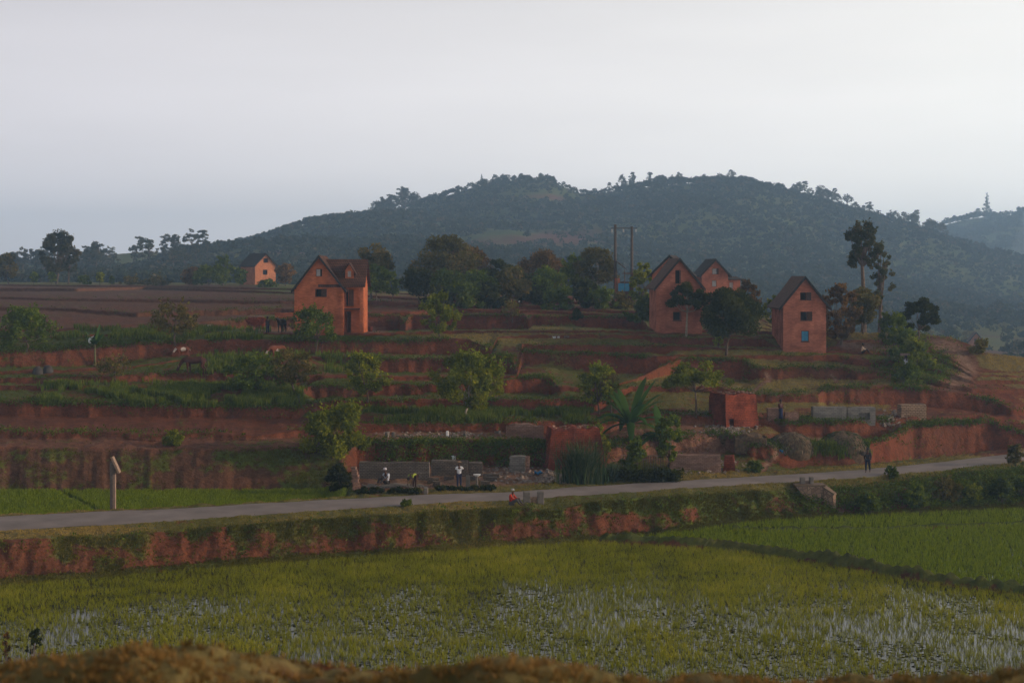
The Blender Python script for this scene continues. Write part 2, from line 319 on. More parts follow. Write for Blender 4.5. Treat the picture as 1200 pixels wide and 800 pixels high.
# erosion: flutes on the cut faces, lumps elsewhere
flute = (fbm(Xg*1.3, Zg*.6, 11, 4)*.30+fbm(Xg*.27, Zg*.2+7, 12, 3)*.55)*np.clip(170/D-.75, .1, 1)*(1-.72*(sm(522, 530, PYr := 320+F*(CZ-Zg)/np.maximum(D, .5))*(1-sm(574, 580, PYr))*(np.broadcast_to(PX, D.shape) < 400)))
Dn = D+riser*flute*np.where(np.isin(KK, ['bank1']), 1.15, .8)[:, None]
lump = fbm(Xg*.9, D*.5, 21, 4)*.14+fbm(Xg*3.1, D*1.4, 22, 3)*.07
keep = 1-kmask('road', 'bed'); keep = soft(keep, 1)*keep
Zn = Zg+lump*keep*np.where(D > 200, .6, 1)
near = kmask('near')
Zn += near*(fbm(Xg*2.2, D*2.0, 31, 4)*.10)
# gully in the bank beside the marker stones
# bunds between the rice fields, as raised strips of earth
def segd(px, py, P):
    best = np.full(px.shape, 1e9)
    for (x0, y0), (x1, y1) in zip(P[:-1], P[1:]):
        dx, dy = x1-x0, y1-y0; t = np.clip(((px-x0)*dx+(py-y0)*dy)/(dx*dx+dy*dy), 0, 1)
        best = np.minimum(best, np.hypot(px-x0-t*dx, py-y0-t*dy))
    return best
def wl(pts, z=0): return [((x-600)/F*(CZ-z)*F/(y-320), (CZ-z)*F/(y-320)) for x, y in pts]
BUND1 = wl([(640, 637), (690, 633), (750, 637), (800, 640), (850, 643), (900, 650), (950, 657), (1000, 664), (1050, 674), (1100, 682), (1160, 690), (1200, 695), (1300, 712), (1400, 735)])
BUND2 = wl([(860, 621), (900, 622), (1000, 621), (1100, 618), (1200, 614), (1400, 606)])
bed = kmask('bed')
b1 = np.exp(-(segd(Xg, D, BUND1)/.42)**2); b2 = np.exp(-(segd(Xg, D, BUND2)/.3)**2)
bn = 1+.35*fbm(Xg*1.3, D*1.3, 44, 2)
Zn = Zn+bed*(b1*.72*bn+b2*.4*bn)
bund = bed*np.clip(b1+b2, 0, 1)
# the same for a small bund in the green paddy beyond the road
PY = 320+F*(CZ-Zg)/np.maximum(D, .5)
P2 = (np.abs(PXX := np.broadcast_to(PX, D.shape)) > -1e9)
# plant cover, soil tone and dryness
def reg(x0, x1, y0, y1, sx=25, sy=4):
    return sm(x0-sx, x0+sx, PXX)*(1-sm(x1-sx, x1+sx, PXX))*sm(y0-sy, y0+sy, PY)*(1-sm(y1-sy, y1+sy, PY))
n1 = fbm(Xg*.22, D*.22, 51, 4); n2 = fbm(Xg*.8, D*.8+Zg, 52, 4); n3 = fbm(Xg*.06, D*.06, 53, 3)
veg = np.where(kmask('riser') > 0, .2, .74)
veg = soft(veg, 1)
base_t = np.broadcast_to(np.array([.62]), D.shape)
veg = veg-.55*reg(-420, 300, 334, 384)-.35*reg(300, 700, 345, 372)
veg += .25*reg(60, 420, 384, 398)-.12*reg(-100, 620, 400, 475)
veg -= .5*reg(-420, 440, 488, 527, 20, 2)
veg -= .45*reg(-420, 90, 470, 510)
veg -= .12*reg(590, 800, 395, 440)
veg -= .55*reg(415, 640, 500, 575, 10, 3)
veg -= .4*reg(640, 1060, 478, 545, 30, 4)*(n1 > -.1)
veg -= .1*reg(900, 1140, 420, 470)
veg -= .6*reg(285, 450, 379, 390.5, 10, 1.2)
veg += .1*reg(1040, 1110, 395, 460)
veg -= .5*reg(985, 1050, 398, 409, 8, 2)
bk = kmask('bank1'); veg = veg*(1-bk)+bk*(.30+.55*n1+.55*n2+sm(900, 1000, PXX)*.25+.16*reg(650, 930, 560, 640, 40, 6)+.5*(sm(.9, 1.8, Zg)))
veg = np.where(kmask('verge') > 0, .85, veg); veg = np.where(kmask('lipgrass') > 0, .9, veg); veg = np.where(near > 0, .75, veg)
veg = np.where(kmask('bank0') > 0, .8, veg); veg = np.where(bed > 0, bund*1.4, veg)
# the dark grown-over cut above the left paddies
cut = reg(-420, 400, 527, 578, 12, 2); veg = veg*(1-cut)+cut*(.40+.55*n1+.35*n2)
veg = np.clip(veg+n1*.32+n2*.34, 0, 1)
brown = np.clip(.35*n3+.25*n1+.15+.75*reg(-420, 420, 330, 384, 60, 4)+.35*reg(-420, 420, 430, 580)+.6*cut+.5*bed+.35*bk+.3*near+.3*reg(900, 1200, 380, 460)+.35*reg(420, 640, 540, 580), 0, 1)
dry = np.clip(.25+.5*n3+.4*n1+.5*sm(700, 800, PXX)*(1-sm(495, 520, PY))+.3*reg(400, 700, 345, 400)+.45*kmask('verge')-.5*reg(-100, 480, 384, 500)-.1*cut+.65*near-.3*reg(580, 1300, 575, 625), 0, 1)
# left paddies: flat, wet, green
# track on the right spur and worn paths
TRACK = [(1096, 401), (1108, 405), (1122, 412), (1132, 424), (1136, 434), (1130, 442), (1120, 447)]
def pxline(P, w, hx=1.0):
    return np.exp(-(segd(PXX*hx, PY*1.0, [(x*hx, y) for x, y in P])/w)**2)*(D > 60)
trk = pxline(TRACK, 9, .8)
veg -= .5*reg(1050, 1200, 452, 534, 15, 4); dry += .2*reg(1150, 1700, 405, 500)
paths = np.clip(pxline([(893, 549), (905, 538), (912, 528), (905, 520), (940, 516), (1010, 517)], 3.2)+pxline([(880, 463), (893, 450), (903, 444), (897, 437)], 2.0)+pxline([(980, 447), (975, 440)], 2)+pxline([(985, 404), (1020, 406), (1050, 409)], 4.5), 0, 1)
veg = np.clip(veg-1.2*trk-1.1*paths, 0, 1)
pale = np.clip(trk*.75+paths*.9+.7*reg(430, 640, 547, 572, 12, 3)+.55*reg(290, 450, 383, 390, 8, 1)+.6*reg(440, 600, 506, 514, 12, 1.5)+.45*reg(720, 860, 495, 545, 20, 6)+.5*reg(-420, 440, 513, 526, 30, 1.5)*.4, 0, 1)
V = np.stack([Dn*U[None, :], Dn, Zn], -1).reshape(-1, 3)
idx = np.arange(NR*NXC).reshape(NR, NXC)
Q = np.stack([idx[:-1, :-1], idx[:-1, 1:], idx[1:, 1:], idx[1:, :-1]], -1).reshape(-1, 4)
me = mesh_np('ground', V, Q, attrs={'cover': np.stack([veg, brown, dry], -1).reshape(-1, 3), 'pale': pale.ravel()})
def groundmat(name):
    m = bpy.data.materials.new(name); m.use_nodes = True; n = m.node_tree; b = n.nodes['Principled BSDF']; b.inputs['Roughness'].default_value = .95; b.inputs['Specular IOR Level'].default_value = .1
    N = n.nodes.new; Lk = n.links.new
    a = N('ShaderNodeAttribute'); a.attribute_name = 'cover'; s = N('ShaderNodeSeparateColor'); Lk(a.outputs['Color'], s.inputs[0])
    pa = N('ShaderNodeAttribute'); pa.attribute_name = 'pale'
    g = N('ShaderNodeNewGeometry')
    def noise(sc, det=6, dist=0):
        z = N('ShaderNodeTexNoise'); z.inputs['Scale'].default_value = sc; z.inputs['Detail'].default_value = det; z.inputs['Roughness'].default_value = .62; Lk(g.outputs['Position'], z.inputs['Vector']); return z.outputs[0]
    def mixc(f, c1, c2):
        x = N('ShaderNodeMix'); x.data_type = 'RGBA'
        if hasattr(f, 'links'): Lk(f, x.inputs[0])
        else: x.inputs[0].default_value = f
        for i, c in ((6, c1), (7, c2)):
            if hasattr(c, 'links'): Lk(c, x.inputs[i])
            else: x.inputs[i].default_value = (*c, 1)
        return x.outputs[2]
    def math_(op, p, q, cl=False):
        x = N('ShaderNodeMath'); x.operation = op; x.use_clamp = cl
        for i, c in ((0, p), (1, q)):
            if hasattr(c, 'links'): Lk(c, x.inputs[i])
            else: x.inputs[i].default_value = c
        return x.outputs[0]
    def rng(v, a0, a1, b0, b1):
        x = N('ShaderNodeMapRange'); Lk(v, x.inputs[0])
        for i, q in enumerate((a0, a1, b0, b1)): x.inputs[i+1].default_value = q
        return x.outputs[0]
    nf = noise(2.2, 8); nm = noise(.5, 6); nl = noise(9, 5)
    red = mixc(rng(nm, .3, .7, 0, 1), (.115, .028, .012), (.215, .062, .025)); brn = mixc(rng(nf, .3, .7, 0, 1), (.07, .032, .018), (.135, .066, .036))
    soil = mixc(s.outputs[1], red, brn)
    soil = mixc(pa.outputs['Fac'], soil, mixc(rng(nf, .35, .65, 0, 1), (.22, .12, .08), (.34, .23, .16)))
    soil = mixc(rng(nl, .42, .68, 0, .7), soil, (.04, .018, .011)); mid_ = noise(1.3, 7); soil = mixc(rng(mid_, .5, .68, 0, .65), soil, (.045, .020, .012))
    green = mixc(rng(nf, .35, .65, 0, 1), (.045, .062, .010), (.085, .105, .016)); dryc = mixc(rng(nf, .35, .65, 0, 1), (.11, .09, .028), (.20, .145, .055))
    vegc = mixc(s.outputs[2], green, dryc)
    f = rng(math_('ADD', s.outputs[0], math_('MULTIPLY', math_('SUBTRACT', nf, .5), 1.3)), .38, .62, 0, 1)
    Lk(mixc(f, soil, vegc), b.inputs['Base Color'])
    bp = N('ShaderNodeBump'); bp.inputs['Strength'].default_value = .9; bp.inputs['Distance'].default_value = .22; Lk(nf, bp.inputs['Height'])
    Lk(bp.outputs[0], b.inputs['Normal'])
    return m
M_ground = groundmat('ground_soil')
go = tag(add('ground', me, M_ground, smooth=True), kind='structure')
XG = Dn*U[None, :]
def ground(x, y):
    px = x/y*F+600; c = np.clip((px-PX[0])/(PX[1]-PX[0]), 0, NXC-1.001); i = int(c); f = c-i
    return float(np.interp(y, D[:, i], Zn[:, i])*(1-f)+np.interp(y, D[:, i+1], Zn[:, i+1])*f)
def hit(px, py):
    """the point of the ground seen at a spot of the photograph"""
    i = int(round((px-PX[0])/(PX[1]-PX[0]))); d = D[:, i]; z = Zg[:, i]; k0 = int(np.searchsorted(d, 56)); yy = 320+F*(CZ-z[k0:])/d[k0:]
    k = int(np.argmax(yy <= py))
    if k == 0: dd = d[k0]
    else:
        t = (yy[k-1]-py)/max(1e-6, yy[k-1]-yy[k]); dd = d[k0+k-1]+t*(d[k0+k]-d[k0+k-1])
    x = (px-600)/F*dd
    return Vector((x, dd, ground(x, dd)))
def S(d): return F/d           # pixels per metre at a distance

# far land: plateau edge, valley and the wooded hill
HX = np.linspace(-400, 1700, 360)
ridge = np.interp(HX, [-900, 0, 100, 200, 300, 350, 400, 440, 480, 500, 530, 560, 600, 640, 665, 680, 710, 740, 780, 840, 880, 920, 960, 1000, 1040, 1090, 1120, 1160, 1200, 1300, 1500, 2100],
    [320, 320, 316, 311, 298, 288, 276, 262, 244, 236, 226, 216, 209, 209, 219, 226, 224, 219, 215, 210, 213, 222, 233, 245, 257, 272, 282, 292, 301, 318, 322, 322])
far2 = np.interp(HX, [-900, 1000, 1060, 1090, 1120, 1150, 1200, 1300, 2100], [330, 320, 285, 268, 258, 250, 244, 240, 250])
hk = [-900, 0, 250, 450, 700, 950, 1100, 1200, 2100]
hz = {120: [5, 5, 5, 5, 0, -6, -6, -3, -3], 300: [8, 8, 8, 6, 0, -6, -7, -5, -5], 500: [11, 11, 12, 10, 4, -4, -10, -12, -12], 700: [14, 14, 20, 24, 18, 6, -4, -7, -7], 900: [15, 15, 25, 50, 45, 35, 14, 2, 0]}
hr = [(float(y), np.interp(HX, hk, v)) for y, v in sorted(hz.items())]
hr.append((1120., CZ+(320-ridge)*1120/F)); hr.append((1400., np.maximum((CZ+(320-ridge)*1120/F)*.45, 4)))
hr.append((1900., CZ+(320-far2)*1900/F)); hr.append((2400., np.maximum(0, (CZ+(320-far2)*1900/F)*.5))); hr.append((2660., 0*HX))
HY = np.concatenate([np.arange(120, 1200, 9), np.arange(1200, 2400, 25), np.linspace(2400, 2660, 8)])
kz = np.array([r[1] for r in hr]); ky = np.array([r[0] for r in hr])
HZ = np.array([np.interp(HY, ky, kz[:, j]) for j in range(len(HX))]).T
for _ in range(3): HZ[1:-1] = (HZ[:-2]+2*HZ[1:-1]+HZ[2:])/4
HXX = (HX[None, :]-600)/F*HY[:, None]; HYY = HY[:, None]*np.ones((1, len(HX)))
amp = sm(500, 750, HYY)*(1-sm(1020, 1120, HYY))+.5*sm(1150, 1300, HYY)
HZ += fbm(HXX/130, HYY/130, 71, 3)*16*amp+fbm(HXX/40, HYY/40, 72, 3)*4*amp
def hillz(x, y):
    px = x/y*F+600; c = np.clip((px-HX[0])/(HX[1]-HX[0]), 0, len(HX)-1.001); r = np.interp(y, HY, np.arange(len(HY))); r = np.clip(r, 0, len(HY)-1.001)
    i = c.astype(int) if hasattr(c, 'astype') else int(c); j = np.asarray(r).astype(int); f = c-i; g = r-j
    return (HZ[j, i]*(1-f)+HZ[j, i+1]*f)*(1-g)+(HZ[j+1, i]*(1-f)+HZ[j+1, i+1]*f)*g
hv = np.stack([HXX, HYY, HZ], -1).reshape(-1, 3); hi = np.arange(hv.shape[0]).reshape(HZ.shape)
hq = np.stack([hi[:-1, :-1], hi[:-1, 1:], hi[1:, 1:], hi[1:, :-1]], -1).reshape(-1, 4)
PYh = 320+F*(CZ-HZ)/HYY; PXh = HXX/HYY*F+600
clear = np.exp(-((PXh-650)/90)**2-((PYh-281)/10)**2)+.8*np.exp(-((PXh-530)/60)**2-((PYh-290)/8)**2)+.8*np.exp(-((PXh-640)/40)**2-((PYh-232)/6)**2)
clear = clear*.6
hveg = np.clip(.9+.4*fbm(HXX/25, HYY/25, 81, 3)-1.0*clear-.2*(1-sm(300, 700, HYY))-.3*(vnoise(HXX*0+3, HYY/16, 84) > .62)*(HYY < 700), 0, 1)
me = mesh_np('hill', hv, hq, attrs={'cover': np.stack([hveg, .45+.3*fbm(HXX/60, HYY/60, 82, 2), np.clip(.05+.5*fbm(HXX/25, HYY/18, 83, 3)+.1*(HYY < 700), 0, 1)], -1).reshape(-1, 3), 'pale': np.zeros(hv.shape[0])})
tag(add('hill', me, M_ground, smooth=True), kind='structure')

# ------------------------------------------------------------------ road, water
def ribbon(name, dn, df, z, ncross, matl, camber=0, x0=-420, x1=1620):
    sel = (PX >= x0) & (PX <= x1); u = U[sel]; dn = dn[sel]; df = df[sel]; vs = []
    for j in range(ncross+1):
        t = j/ncross; d = dn+(df-dn)*t
        e = ((fbm(u*d*1.1, t*9+3, 91, 3)*.22+fbm(u*d*.25, t*9+3, 92, 2)*.25) if j in (0, ncross) else 0)
        zz = z+camber*(1-(2*t-1)**2)-(.035 if j in (0, ncross) else 0)
        vs.append(np.stack([u*(d+e), d+e, zz+0*u], -1))
    n = len(u); vs = np.array(vs).reshape(-1, 3); i = np.arange(len(vs)).reshape(ncross+1, n)
    q = np.stack([i[:-1, :-1], i[:-1, 1:], i[1:, 1:], i[1:, :-1]], -1).reshape(-1, 4)
    return add(name, mesh_np(name, vs, q), matl, smooth=True)
M_road = mat('worn_asphalt', (.185, .155, .145), var=.22, scale=.5, rough=.85, bump=.3, detail=10)
tag(ribbon('road', d_near, d_far, 1.985, 8, M_road, .05), kind='structure')
def watermat():
    m = bpy.data.materials.new('paddy_water'); m.use_nodes = True; n = m.node_tree; b = n.nodes['Principled BSDF']
    b.inputs['Base Color'].default_value = (.035, .032, .016, 1); b.inputs['Roughness'].default_value = .1; b.inputs['IOR'].default_value = 1.33; b.inputs['Specular IOR Level'].default_value = .5
    g = n.nodes.new('ShaderNodeNewGeometry'); z = n.nodes.new('ShaderNodeTexNoise'); z.inputs['Scale'].default_value = 2.4; z.inputs['Detail'].default_value = 3; n.links.new(g.outputs['Position'], z.inputs['Vector'])
    bp = n.nodes.new('ShaderNodeBump'); bp.inputs['Strength'].default_value = .06; bp.inputs['Distance'].default_value = .05; n.links.new(z.outputs[0], bp.inputs['Height']); n.links.new(bp.outputs[0], b.inputs['Normal'])
    return m
M_water = watermat()
wv = [(-32, 36, 0), (32, 36, 0), (75, 118, 0), (-50, 72, 0)]
lo_d = np.full(NXC, 36.0); hi_d = db-.05
vs = np.concatenate([np.stack([U*lo_d, lo_d, 0*U], -1), np.stack([U*hi_d, hi_d, 0*U], -1)]); i = np.arange(2*NXC).reshape(2, NXC)
tag(add('paddy_water', mesh_np('paddy_water', vs, np.stack([i[0, :-1], i[0, 1:], i[1, 1:], i[1, :-1]], -1)), M_water), kind='structure')

# ------------------------------------------------------------------ grass and rice
RG = np.random.default_rng(7)
def blades(P, h, w, lean, nb, rng, tint=None, seg2=False):
    """P (n,3) roots; nb blades per tuft; every blade a bent pair of faces"""
    n = len(P); P = np.repeat(P, nb, 0); hh = np.repeat(np.broadcast_to(h, (n,)), nb)*rng.uniform(.6, 1.15, n*nb)
    a = rng.uniform(0, 2*np.pi, n*nb); r = rng.uniform(0, 1, n*nb)*np.repeat(np.broadcast_to(w, (n,)), nb)*2.0
    root = P+np.stack([np.cos(a)*r, np.sin(a)*r, 0*a], -1)
    ln = rng.uniform(.2, 1, n*nb)*lean*hh; dirv = np.stack([np.cos(a)*ln, np.sin(a)*ln, hh], -1)
    b = rng.uniform(0, np.pi, n*nb); ww = np.repeat(np.broadcast_to(w, (n,)), nb)*.5
    sd = np.stack([np.cos(b)*ww, np.sin(b)*ww, 0*b], -1)
    mid = root+dirv*np.array([.35, .35, .6]); tip = root+dirv
    if seg2:
        Vv = np.stack([root-sd, root+sd, mid+sd*.8, mid-sd*.8, tip], 1).reshape(-1, 3); i = np.arange(n*nb)*5
        q = np.stack([i, i+1, i+2, i+3], -1); t = np.stack([i+3, i+2, i+4], -1); k = 5
    else:
        Vv = np.stack([root-sd, root+sd, tip], 1).reshape(-1, 3); i = np.arange(n*nb)*3; q = None; t = np.stack([i, i+1, i+2], -1); k = 3
    tn = rng.uniform(0, 1, n*nb) if tint is None else np.clip(np.repeat(tint, nb)+rng.uniform(-.25, .25, n*nb), 0, 1)
    return Vv, q, t, np.repeat(tn, k)
def stuff(name, label, res, m):
    Vv, q, t, tn = res
    return tag(add(name, mesh_np(name, Vv, q, t, {'tint': tn}), m), label, 'grass' if 'rice' not in name else 'rice', None, 'stuff')
def inpoly(x, y, P):
    c = np.zeros(x.shape, bool); n = len(P)
    for i in range(n):
        x0, y0 = P[i]; x1, y1 = P[(i+1) % n]
        k = ((y0 > y) != (y1 > y)) & (x < (x1-x0)*(y-y0)/(y1-y0+1e-12)+x0); c ^= k
    return c
# rice rooted in the water: positions on the ground plane
N = 280000
yy = np.sqrt(RG.uniform(40**2, 101**2, N)); uu = RG.uniform(-.46, .56, N); xx = yy*uu
dbx = np.interp(uu, U, db); ok = yy < dbx-.8
dB1 = segd(xx, yy, BUND1); dB2 = segd(xx, yy, BUND2)
POLY = BUND1+[(60, 36), (-60, 36), (-60, 100), (BUND1[0][0]-2, 100)]
big = inpoly(xx, yy, POLY)
third = (yy > np.interp(xx, [p[0] for p in BUND2], [p[1] for p in BUND2])) & (xx > BUND2[0][0]-2)
ok &= (dB1 > .5) & (dB2 > .35)
patch = .7*fbm(xx*.16, yy*.10, 301, 3)+.7*fbm(xx*.6, yy*1.1, 302, 3)
dens = np.where(big, np.clip(.60+.55*patch+.45*sm(66, 80, yy)-.10*sm(8, 22, xx)-.12*(1-sm(55, 64, yy)), .42, 1), np.where(third, .42, .6))
ok &= RG.uniform(0, 1, N) < dens
sel = ok & big; P = np.stack([xx, yy, 0*xx-.05], -1)
tb = np.clip(.45+.5*patch, 0, 1)
stuff('rice', 'sparse young rice standing in flooded field with open water between', blades(P[sel],   .25+.14*tb[sel], .016, .55, 4, RG, tb[sel], True), M_rice)
sel = ok & ~big
stuff('rice_dense', 'dense bright green rice in the smaller fields beyond the curved bund', blades(P[sel], .34, .035, .35, 5, RG, None, True), M_rice2)
# floating weed and rice debris lying on the water
N2 = 60000; y2 = np.sqrt(RG.uniform(45**2, 92**2, N2)); u2 = RG.uniform(-.38, .42, N2); x2 = y2*u2
k = (y2 < np.interp(u2, U, db)-1) & inpoly(x2, y2, POLY) & (fbm(x2*.25, y2*.2, 311, 3) > -.15)
x2 = x2[k]; y2 = y2[k]; n = len(x2); a = RG.uniform(0, np.pi, n); l = RG.uniform(.04, .16, n); w = l*RG.uniform(.3, .7, n)
ca, sa = np.cos(a), np.sin(a)
c4 = [(-1, -.4), (.3, -1), (1, .3), (-.4, 1)]
vv = np.stack([np.stack([x2+ca*l*p-sa*w*q, y2+sa*l*p+ca*w*q, .006+0*x2], -1) for p, q in c4], 1).reshape(-1, 3); i = np.arange(n)*4
M_weed = leafmat('floating_weed', (.05, .055, .02), dry=(.12, .10, .04), tr=.1, objvar=0)
tag(add('floating_weed', mesh_np('floating_weed', vv, np.stack([i, i+1, i+2, i+3], -1), attrs={'tint': np.repeat(RG.uniform(0, 1, n), 4)}), M_weed), 'floating weed and dead stalks on the paddy water', 'weed', None, 'stuff')
# green paddies behind the road on the left
N = 26000; uu = RG.uniform(PX[0], 405, N); t = RG.uniform(0, 1, N)
dn_ = np.interp(uu, PX, dv); idl = np.interp(uu, PX, rows[[i for i, r in enumerate(rows) if r[3] == 'tread'][0]][0])
dd = dn_+.2+(idl-dn_-.3)*t; xx = (uu-600)/F*dd; pyy = 320+F*(CZ-1.25)/dd
k = np.abs((uu-82)-(586-pyy)*-2.2-0) > 5
P = np.stack([xx, dd, [ground(a, b)-.03 for a, b in zip(xx, dd)]], -1)[k]
stuff('rice_green', 'bright green rice in the flat paddies left of the road below the dark bank', blades(P, .36, .05, .3, 7, RG, None, True), M_rice2)
# grass over the banks, verges and terraces
def scatter(prob, n, rng):
    """pick spots on the ground sheet with chance prob per cell times its size in view"""
    dz = np.abs(np.diff(PY, axis=0))[:, :-1]; w = prob[:-1, :-1]*np.minimum(dz, 6); w = w.ravel(); cum = np.cumsum(w); r = rng.uniform(0, cum[-1], n); k = np.searchsorted(cum, r)
    i, j = np.unravel_index(np.minimum(k, len(w)-1), dz.shape); a = rng.uniform(0, 1, n); b = rng.uniform(0, 1, n)
    Vg = V.reshape(NR, NXC, 3)
    P = (Vg[i, j]*((1-a)*(1-b))[:, None]+Vg[i+1, j]*(a*(1-b))[:, None]+Vg[i, j+1]*((1-a)*b)[:, None]+Vg[i+1, j+1]*(a*b)[:, None])
    return P, i, j
okz = (D > 60)*(D < 260)*(1-bed)*(1-trk)*(1-kmask('road'))*(1-(kmask('tail')))
dpad = (PXX < 400)*kmask('tread')*(PY > 574); okz = okz*(1-dpad)
inframe = (PXX > -60)*(PXX < 1260)
P, i, j = scatter(np.clip(veg-.22, 0, 1)**1.2*okz*inframe, 60000, RG)
stuff('grass', 'short grass over the banks, verges and terrace treads', blades(P-np.array([0, 0, .02]), (.06+.09*veg[i, j])*np.where(PY[i, j] > 570, .6, 1), .045, .9, 5, RG, np.clip(dry[i, j]+.1, 0, 1)), M_grass)
P, i, j = scatter((soft(kmask('bank1', 'lipgrass'), 2))*(.04+veg**1.5)*inframe, 12000, RG)
stuff('bank_grass', 'longer grass and weeds hanging on the eroded roadside bank', blades(P-np.array([0, 0, .03]), .15, .045, .95, 5, RG, np.clip(dry[i, j]+.1, 0, 1), True), M_grass)
tg = (reg(55, 345, 452, 476, 15, 3)*.9+reg(430, 690, 483, 494, 12, 3)*.8+reg(70, 330, 386, 397, 20, 3)*.4+reg(930, 1030, 522, 536, 15, 4)*.2+reg(240, 400, 415, 440)*.15)*okz*(n1+.6*n2 > -.22)
P, i, j = scatter(tg, 9500, RG)
stuff('tall_grass', 'tall green grass crop standing on the middle terraces', blades(P, .55, .06, .3, 6, RG, None, True), M_tallgrass)
# the near verge right below the camera
P, i, j = scatter(near*(D > 5)*(D < 12)*(PXX > -200)*(PXX < 1400), 9000, RG)
stuff('near_grass', 'blurred dry grass on the bank right in front', blades(P-np.array([0, 0, .01]),   .055, .012, .95, 8, RG, np.clip(.62+.35*fbm(P[:, 0]*1.5, P[:, 1]*1.5, 61, 3)+.2, 0, 1), True), leafmat('near_grass', (.10, .07, .02), dry=(.26, .15, .05), tr=.3, objvar=0))
# weeds and herbs: low leafy clumps along lips of terraces
def leafquads(C, size, rng, flat=0.0, aspect=.55):
    n = len(C); a = rng.normal(size=(n, 3)); a[:, 2] *= (1-flat); a /= np.linalg.norm(a, axis=1)[:, None]+1e-9
    b = rng.normal(size=(n, 3)); b[:, 2] *= (1-flat*.8); b -= (a*b).sum(1)[:, None]*a; b /= np.linalg.norm(b, axis=1)[:, None]+1e-9
    s = np.broadcast_to(size, (n,))*rng.uniform(.6, 1.3, n); a = a*s[:, None]; b = b*s[:, None]*aspect
    Vv = np.stack([C-a, C-b*.9, C+a, C+b], 1).reshape(-1, 3); i = np.arange(n)*4
    return Vv, np.stack([i, i+1, i+2, i+3], -1)
lipm = np.zeros(D.shape); rr = KK == 'riser'
ends = np.where(rr & ~np.roll(rr, -1))[0]
for e in ends: lipm[e-1:e+2] = 1
hgt = np.zeros(D.shape)
for e in ends: hgt[e-1:e+2] = (Zg[e]-Zg[e-10])[None, :]
wd = lipm*(1-cut)*(1-reg(-420, 420, 515, 530, 10, 3))*np.clip(hgt-.15, 0, 1)*(fbm(Xg*.35, D*.35, 401, 3) > -.35)*okz*inframe+.05*kmask('riser')*np.clip(n2+.1, 0, 1)*okz*inframe*(1-cut)
P, i, j = scatter(wd, 6500, RG); rep = 14
C = np.repeat(P, rep, 0)+RG.normal(size=(len(P)*rep, 3))*np.array([.28, .16, .13])+np.array([0, -.05, .02])
vv, qq = leafquads(C, .085, RG)
tag(add('weeds', mesh_np('weeds', vv, qq, attrs={'tint': np.repeat(np.clip(np.repeat(RG.uniform(0, .8, len(P)), rep)+RG.uniform(-.2, .2, len(C)), 0, 1), 4)}), M_leaf), 'low weeds trailing over the terrace edges', 'weeds', None, 'stuff')
P, i, j = scatter((bk*sm(880, 980, PXX)*.28+bk*.015*veg+reg(1040, 1110, 395, 450)*.5+reg(440, 700, 520, 548)*.2+cut*.0)*okz*inframe, 3000, RG); rep = 20
C = np.repeat(P, rep, 0)+RG.normal(size=(len(P)*rep, 3))*np.array([.22, .2, .16])+np.array([0, 0, .08])
vv, qq = leafquads(C, .08, RG)
tag(add('undergrowth', mesh_np('undergrowth', vv, qq, attrs={'tint': np.repeat(np.clip(np.repeat(RG.uniform(0, .9, len(P)), rep)+RG.uniform(-.2, .2, len(C)), 0, 1), 4)}), M_leaf), 'leafy undergrowth on the steep banks', 'undergrowth', None, 'stuff')

